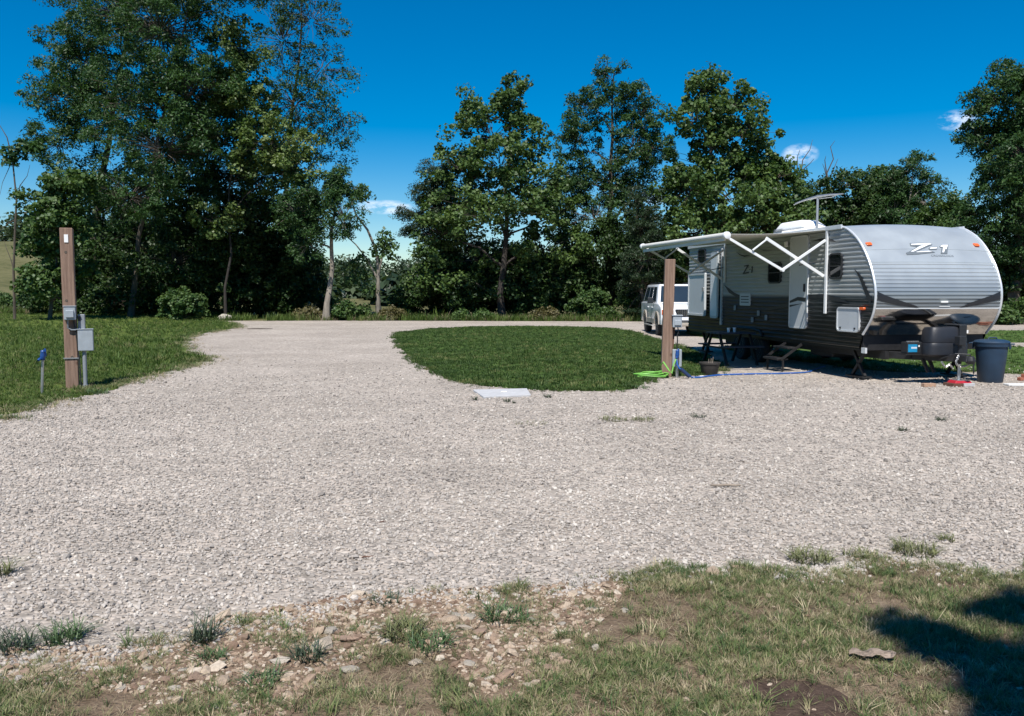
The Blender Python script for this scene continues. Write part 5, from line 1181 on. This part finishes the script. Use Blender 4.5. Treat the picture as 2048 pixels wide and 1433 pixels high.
P = sample(900, -2.6, 1.4, 3.1, 4.7, lambda P: np.ones(len(P)), BAND)[:250]
items = [(*gp(px, py), s) for px, py, s in big] + [(p[0], p[1], .016 + .016 * RG.random() ** 1.5) for p in P]
for k, (x, y, s) in enumerate(items):
    o = bpy.data.objects.new('stone', stone_meshes[k % 12]); o.location = (x, y, .006 + s * .16); o.scale = (s, s * RG.uniform(.8, 1.15), s * RG.uniform(.7, 1.2))
    o.rotation_euler = (RG.normal() * .15, RG.normal() * .15, RG.uniform(0, 6.28)); link(o, verge)
# --- grass
def tuft(seed, blades, spread, wid, lean=.5, h=(.6, 1.0), fan=1.0):
    rg_ = random.Random(seed); vs = []; fs = []
    for b in range(blades):
        a = rg_.uniform(0, 6.28); r = spread * rg_.random() ** .5; x, y = r * math.cos(a), r * math.sin(a)
        H_ = rg_.uniform(*h); da = a + rg_.uniform(-1, 1) * fan; ln = lean * rg_.uniform(.2, 1.2); w_ = wid * rg_.uniform(.6, 1.2)
        sx, sy = -math.sin(da) * w_, math.cos(da) * w_; n0 = len(vs)
        for t, ww in ((0, 1), (.45, .85), (.8, .5)):
            o_ = ln * t ** 1.8; z = H_ * (t - .22 * ln * t * t)
            vs += [(x + math.cos(da) * o_ * H_ - sx * ww, y + math.sin(da) * o_ * H_ - sy * ww, z), (x + math.cos(da) * o_ * H_ + sx * ww, y + math.sin(da) * o_ * H_ + sy * ww, z)]
        vs.append((x + math.cos(da) * ln * H_, y + math.sin(da) * ln * H_, H_ * (1 - .22 * ln)))
        fs += [(n0, n0+1, n0+3, n0+2), (n0+2, n0+3, n0+5, n0+4), (n0+4, n0+5, n0+6)]
    me = bpy.data.meshes.new('tuft'); me.from_pydata(vs, [], fs); return me
def tuft_src(name, mat, n, seed, *a, **k):
    ms = []
    for i in range(n):
        me = tuft(seed + i, *a, **k); me.materials.append(mat); ms.append(me)
    return src_collection(name, ms)
lawn_blade = random_mat('lawn_blade', [(0, (.030, .062, .012)), (.5, (.052, .098, .020)), (.9, (.085, .135, .030)), (1, (.16, .17, .06))], .6, .25, patch=(.8, 2.0))
long_blade = random_mat('long_grass_blade', [(0, (.040, .078, .012)), (.5, (.075, .130, .022)), (.85, (.120, .170, .035)), (1, (.20, .20, .08))], .6, .3, patch=(.6, 1.5))
verge_blade = random_mat('verge_blade', [(0, (.050, .092, .030)), (.36, (.100, .150, .045)), (.62, (.165, .195, .070)), (.80, (.26, .235, .12)), (1, (.44, .37, .235))], .65, .2, patch=(4.5, 1.6))
dry_blade = random_mat('dry_blade', [(0, (.14, .115, .06)), (.5, (.26, .21, .125)), (1, (.40, .33, .22))], .75, .15)
c_lawn = tuft_src('lawn_tuft', lawn_blade, 5, 300, 12, .5, .055, lean=.55)
c_long = tuft_src('long_tuft', long_blade, 5, 320, 12, .35, .035, lean=.6)
c_verge = tuft_src('verge_tuft', verge_blade, 6, 340, 11, .35, .026, lean=1.1)
c_dry = tuft_src('dry_tuft', dry_blade, 5, 360, 8, .4, .020, lean=1.5, h=(.4, .9))
def grass(name, P, z, h, col, nsrc, label, seed, wide=1.0):
    n = len(P); hh = h * np.exp(RG.normal(size=n) * .25)
    scl = np.stack([hh * wide, hh * wide, hh], 1)
    rot = np.stack([RG.normal(size=n) * .12, RG.normal(size=n) * .12, RG.uniform(0, 6.28, n)], 1)
    return scatter(name, np.stack([P[:, 0], P[:, 1], z], 1), rot, scl, col, label, 'grass', nsrc, seed)
seg = np.array(isl_poly); seg2 = np.roll(seg, -1, 0)
P = sample(150000, -6.5, 6.5, 13, 41, lambda P: np.clip((15 / P[:, 1]) ** 1.4, 0, 1) * .55, isl_poly)
zz = np.array([.008 + crown_h(x, y, seg, seg2, .10) for x, y in P]) - .004
grass('lawn_grass', P, zz, .055, c_lawn, 5, 'short mown grass of the oval lawn in the drive loop', 11, 1.5)
P = sample(200000, -36, -4, 9, 60, lambda P: np.clip((13 / P[:, 1]) ** 1.35, 0, 1) * (.25 + .75 * vnoise(P, .5, 9)), left_poly)
edge = np.clip((P[:, 1] - 11) / 8, .35, 1)
grass('long_grass', P, .004 + TH(P[:, 0], P[:, 1]), .13 * edge, c_long, 5, 'longer rough grass of the left lawn', 12, 1.2)
P = np.concatenate([sample(16000, 6, 26, 16, 38, lambda P: np.clip(14 / P[:, 1], 0, 1), q, margin=.75) for q in (RL1s, RL2s)])
grass('lawn_grass', P, np.full(len(P), .004), .055, c_lawn, 5, 'mown grass patches right of and behind the trailer', 13, 1.5)
# tall weeds at the foot of the trees
x = RG.uniform(-34, 30, 7000); y = np.where(x < -17, RG.uniform(53, 59, 7000), RG.uniform(48.6, 53.5, 7000)); P = np.stack([x, y], 1)
P = P[~((P[:, 0] > 9) & (P[:, 1] < 46))]; k = vnoise(P, .6, 21) > .32; P = P[k]
grass('tall_grass', P, TH(P[:, 0], P[:, 1]) - .05, .42, c_long, 5, 'tall uncut grass along the foot of the trees', 14, .8)
P = P[vnoise(P, .35, 5) > .55]; grass('dry_weeds', P + .2, TH(P[:, 0], P[:, 1]) - .05, .5, c_dry, 5, 'dry brown weed stalks along the back of the gravel', 15, .6)
P = sample(60000, -16, -4, 8, 24, lambda P: np.clip((12 / P[:, 1]) ** 1.6, 0, 1) * (.35 + .65 * vnoise(P, 1.1, 61)), left_poly)
grass('long_grass', P, np.full(len(P), .004), .055, c_long, 5, 'shorter trodden grass round the left post and hydrant', 25, 1.5)
P = P[RG.random(len(P)) < .45 * vnoise(P, .9, 62)]
grass('dry_thatch', P, np.full(len(P), .004), .05, c_dry, 5, 'dry stems in the grass round the left post', 26, 1.6)
# ragged edges: tufts and bare stems where lawn and gravel meet
def along(poly, n, sd, x0, x1, y0, y1):
    A = np.array(poly); B = np.roll(A, -1, 0); L_ = np.linalg.norm(B - A, axis=1); k = RG.choice(len(A), n, p=L_ / L_.sum()); t = RG.random(n)[:, None]
    Q = A[k] * (1 - t) + B[k] * t + RG.normal(size=(n, 2)) * sd
    Q = Q[(Q[:, 0] > x0) & (Q[:, 0] < x1) & (Q[:, 1] > y0) & (Q[:, 1] < y1)]; return Q[vnoise(Q, 1.7, 51) > .36]
P = along(isl_poly, 5200, .11, -8, 6, 10, 41); grass('edge_grass', P, np.full(len(P), .004), .05, c_lawn, 5, 'ragged grass fringe round the oval lawn', 21, 1.3)
P = along(left_poly, 16000, .17, -19, -3, 8, 52); grass('edge_grass', P, np.full(len(P), .004), .07, c_verge, 6, 'ragged olive grass fringe of the left lawn', 22, 1.3)
P = along(left_poly, 14000, .30, -19, -3, 8, 40); grass('dry_fringe', P, np.full(len(P), .004), .06, c_dry, 5, 'straw-coloured fringe along the left lawn', 23, 1.6)
P = along([p for p in RL1s], 2500, .1, 6, 26, 10, 30); grass('edge_grass', P, np.full(len(P), .004), .05, c_lawn, 5, 'ragged grass fringe right of the trailer', 24, 1.3)
# verge grass
P = sample(9000, -6, 7, 2.7, 5.6, lambda P: np.clip(vnoise(P, 2.2, 41) * 2 - .9, 0, 1) * .5, verge_poly, (BAND,))
grass('coarse_grass', P, np.full(len(P), .002), .058, c_verge, 6, 'coarser long-bladed grass clumps in the near verge', 18, .9)
def vd(P):
    base = .06 + .95 * np.clip(vnoise(P, 2.6, 31) * 1.2 + vnoise(P, 8, 32) * 1.1 - .75, 0, 1)
    Q = P + (np.stack([vnoise(P, 4, 71), vnoise(P, 4, 72)], 1) - .5) * .9
    return base * np.where(in_poly(Q, BAND), .16, 1.0) * np.where(in_poly(P, DIRT), .06, 1.0)
P = sample(150000, -6, 7, 2.7, 5.6, vd, verge_poly)
grass('verge_grass', P, np.full(len(P), .002), .040, c_verge, 6, 'rough green and straw grass of the near verge', 16, 1.0)
P = sample(90000, -6, 7, 2.7, 5.6, lambda P: (vd(P) * .5 + .30) * np.where(in_poly(P + (np.stack([vnoise(P, 4, 71), vnoise(P, 4, 72)], 1) - .5) * .9, BAND), .25, 1.0) * np.where(in_poly(P, DIRT), .1, 1.0), verge_poly)
grass('dry_thatch', P, np.full(len(P), .002), .034, c_dry, 5, 'dead straw-coloured thatch lying in the verge grass', 17, 1.5)
# --- single clumps of weeds one can pick out on the gravel and in the stony band
GW = 'weed clumps growing in the gravel'
def clump(px, py, label, h, w, blades, mat, leaf=False, seed=0):
    x, y = gp(px, py); me = tuft(seed + px, int(blades * 1.9), w * 1.15, .0024 + .0001 * y, lean=1.5, h=(h * .35, h * 1.3), fan=2.4)
    me.materials.append(mat); o = bpy.data.objects.new('weed_clump', me); o.location = (x, y, 0); link(o); return tag(o, label, 'weed', GW)
def solid(name, c, v=.3): return M(name, c, .6, 0, v, 14)
wg, wo, wd_ = solid('weed_green', (.055, .10, .032)), solid('weed_olive', (.115, .125, .045)), solid('weed_dark', (.035, .055, .025))
for a in [(128, 1282, 'bushy green grass clump alone on the gravel at lower left', .085, .07, 110, wg), (22, 1303, 'dark grass clump at the left edge of the near gravel', .09, .08, 110, wd_),
          (5, 1150, 'grass tuft cut by the left edge of the picture', .10, .04, 50, wo), (1622, 1122, 'largest olive grass clump on the gravel at lower right', .075, .11, 150, wo), (1722, 1114, 'flat olive grass clump between two others on the gravel', .05, .09, 90, wo),
          (1828, 1106, 'wide olive grass clump right of the other clumps on the gravel', .075, .11, 140, wo), (1893, 1082, 'small grass clump farthest right on the near gravel', .05, .04, 40, wo),
          (405, 1285, 'upright dark weed at the left edge of the stony band', .13, .045, 60, wd_), (425, 1322, 'low green weed in the stony band at lower left', .06, .05, 60, wg), (615, 1322, 'dark leafy weed among the stones left of centre', .09, .05, 60, wd_), (520, 1372, 'spreading green weed at the bottom left of the stones', .06, .07, 80, wg),
          (1010, 1240, 'bright green weed clump at the top of the stony band', .075, .10, 130, wg), (810, 1275, 'straw-tipped grass clump among the flat stones', .10, .09, 120, wo), (860, 1295, 'drooping grass clump beside the straw-tipped one', .08, .08, 90, wg), (770, 1208, 'small dark weed where gravel meets the stones', .05, .07, 60, wd_),
          (195, 788, 'dark leafy weed at the foot of the left post', .10, .16, 90, wg), (165, 780, 'pale weed between left post and gravel', .08, .12, 70, wo), (395, 724, 'grey-green weeds at the tip of the left lawn', .12, .35, 160, wo), (350, 735, 'thin weeds along the edge of the left lawn', .10, .35, 120, wo),
          (950, 801, 'dark weed tuft left of the concrete cover', .07, .03, 30, wd_), (1014, 805, 'dark weed tuft in front of the concrete cover', .07, .04, 36, wd_), (1028, 807, 'tiny weed right of the tuft before the cover', .05, .02, 20, wd_), (1095, 796, 'dark weed tuft right of the concrete cover', .06, .05, 40, wd_),
          (1225, 841, 'low olive weeds in the gravel in front of the oval lawn', .05, .16, 110, wo), (1285, 841, 'low olive weeds right of the others before the oval lawn', .05, .14, 90, wo), (1395, 835, 'sparse dark weeds in the gravel below the flower pot', .05, .08, 50, wd_), (1060, 848, 'thin line of weeds in the gravel before the cover', .03, .2, 60, wo), (1882, 842, 'single dark weed in the gravel before the trailer jack', .06, .05, 40, wd_), (1804, 862, 'small dark weed in the gravel below the trailer', .05, .04, 40, wd_),
          (1445, 742, 'grass clump beside the flower pot', .10, .14, 90, wo), (1272, 776, 'ragged grass clump at the near corner of the oval lawn', .06, .2, 110, wg)]:
    clump(*a)
print('scene built')
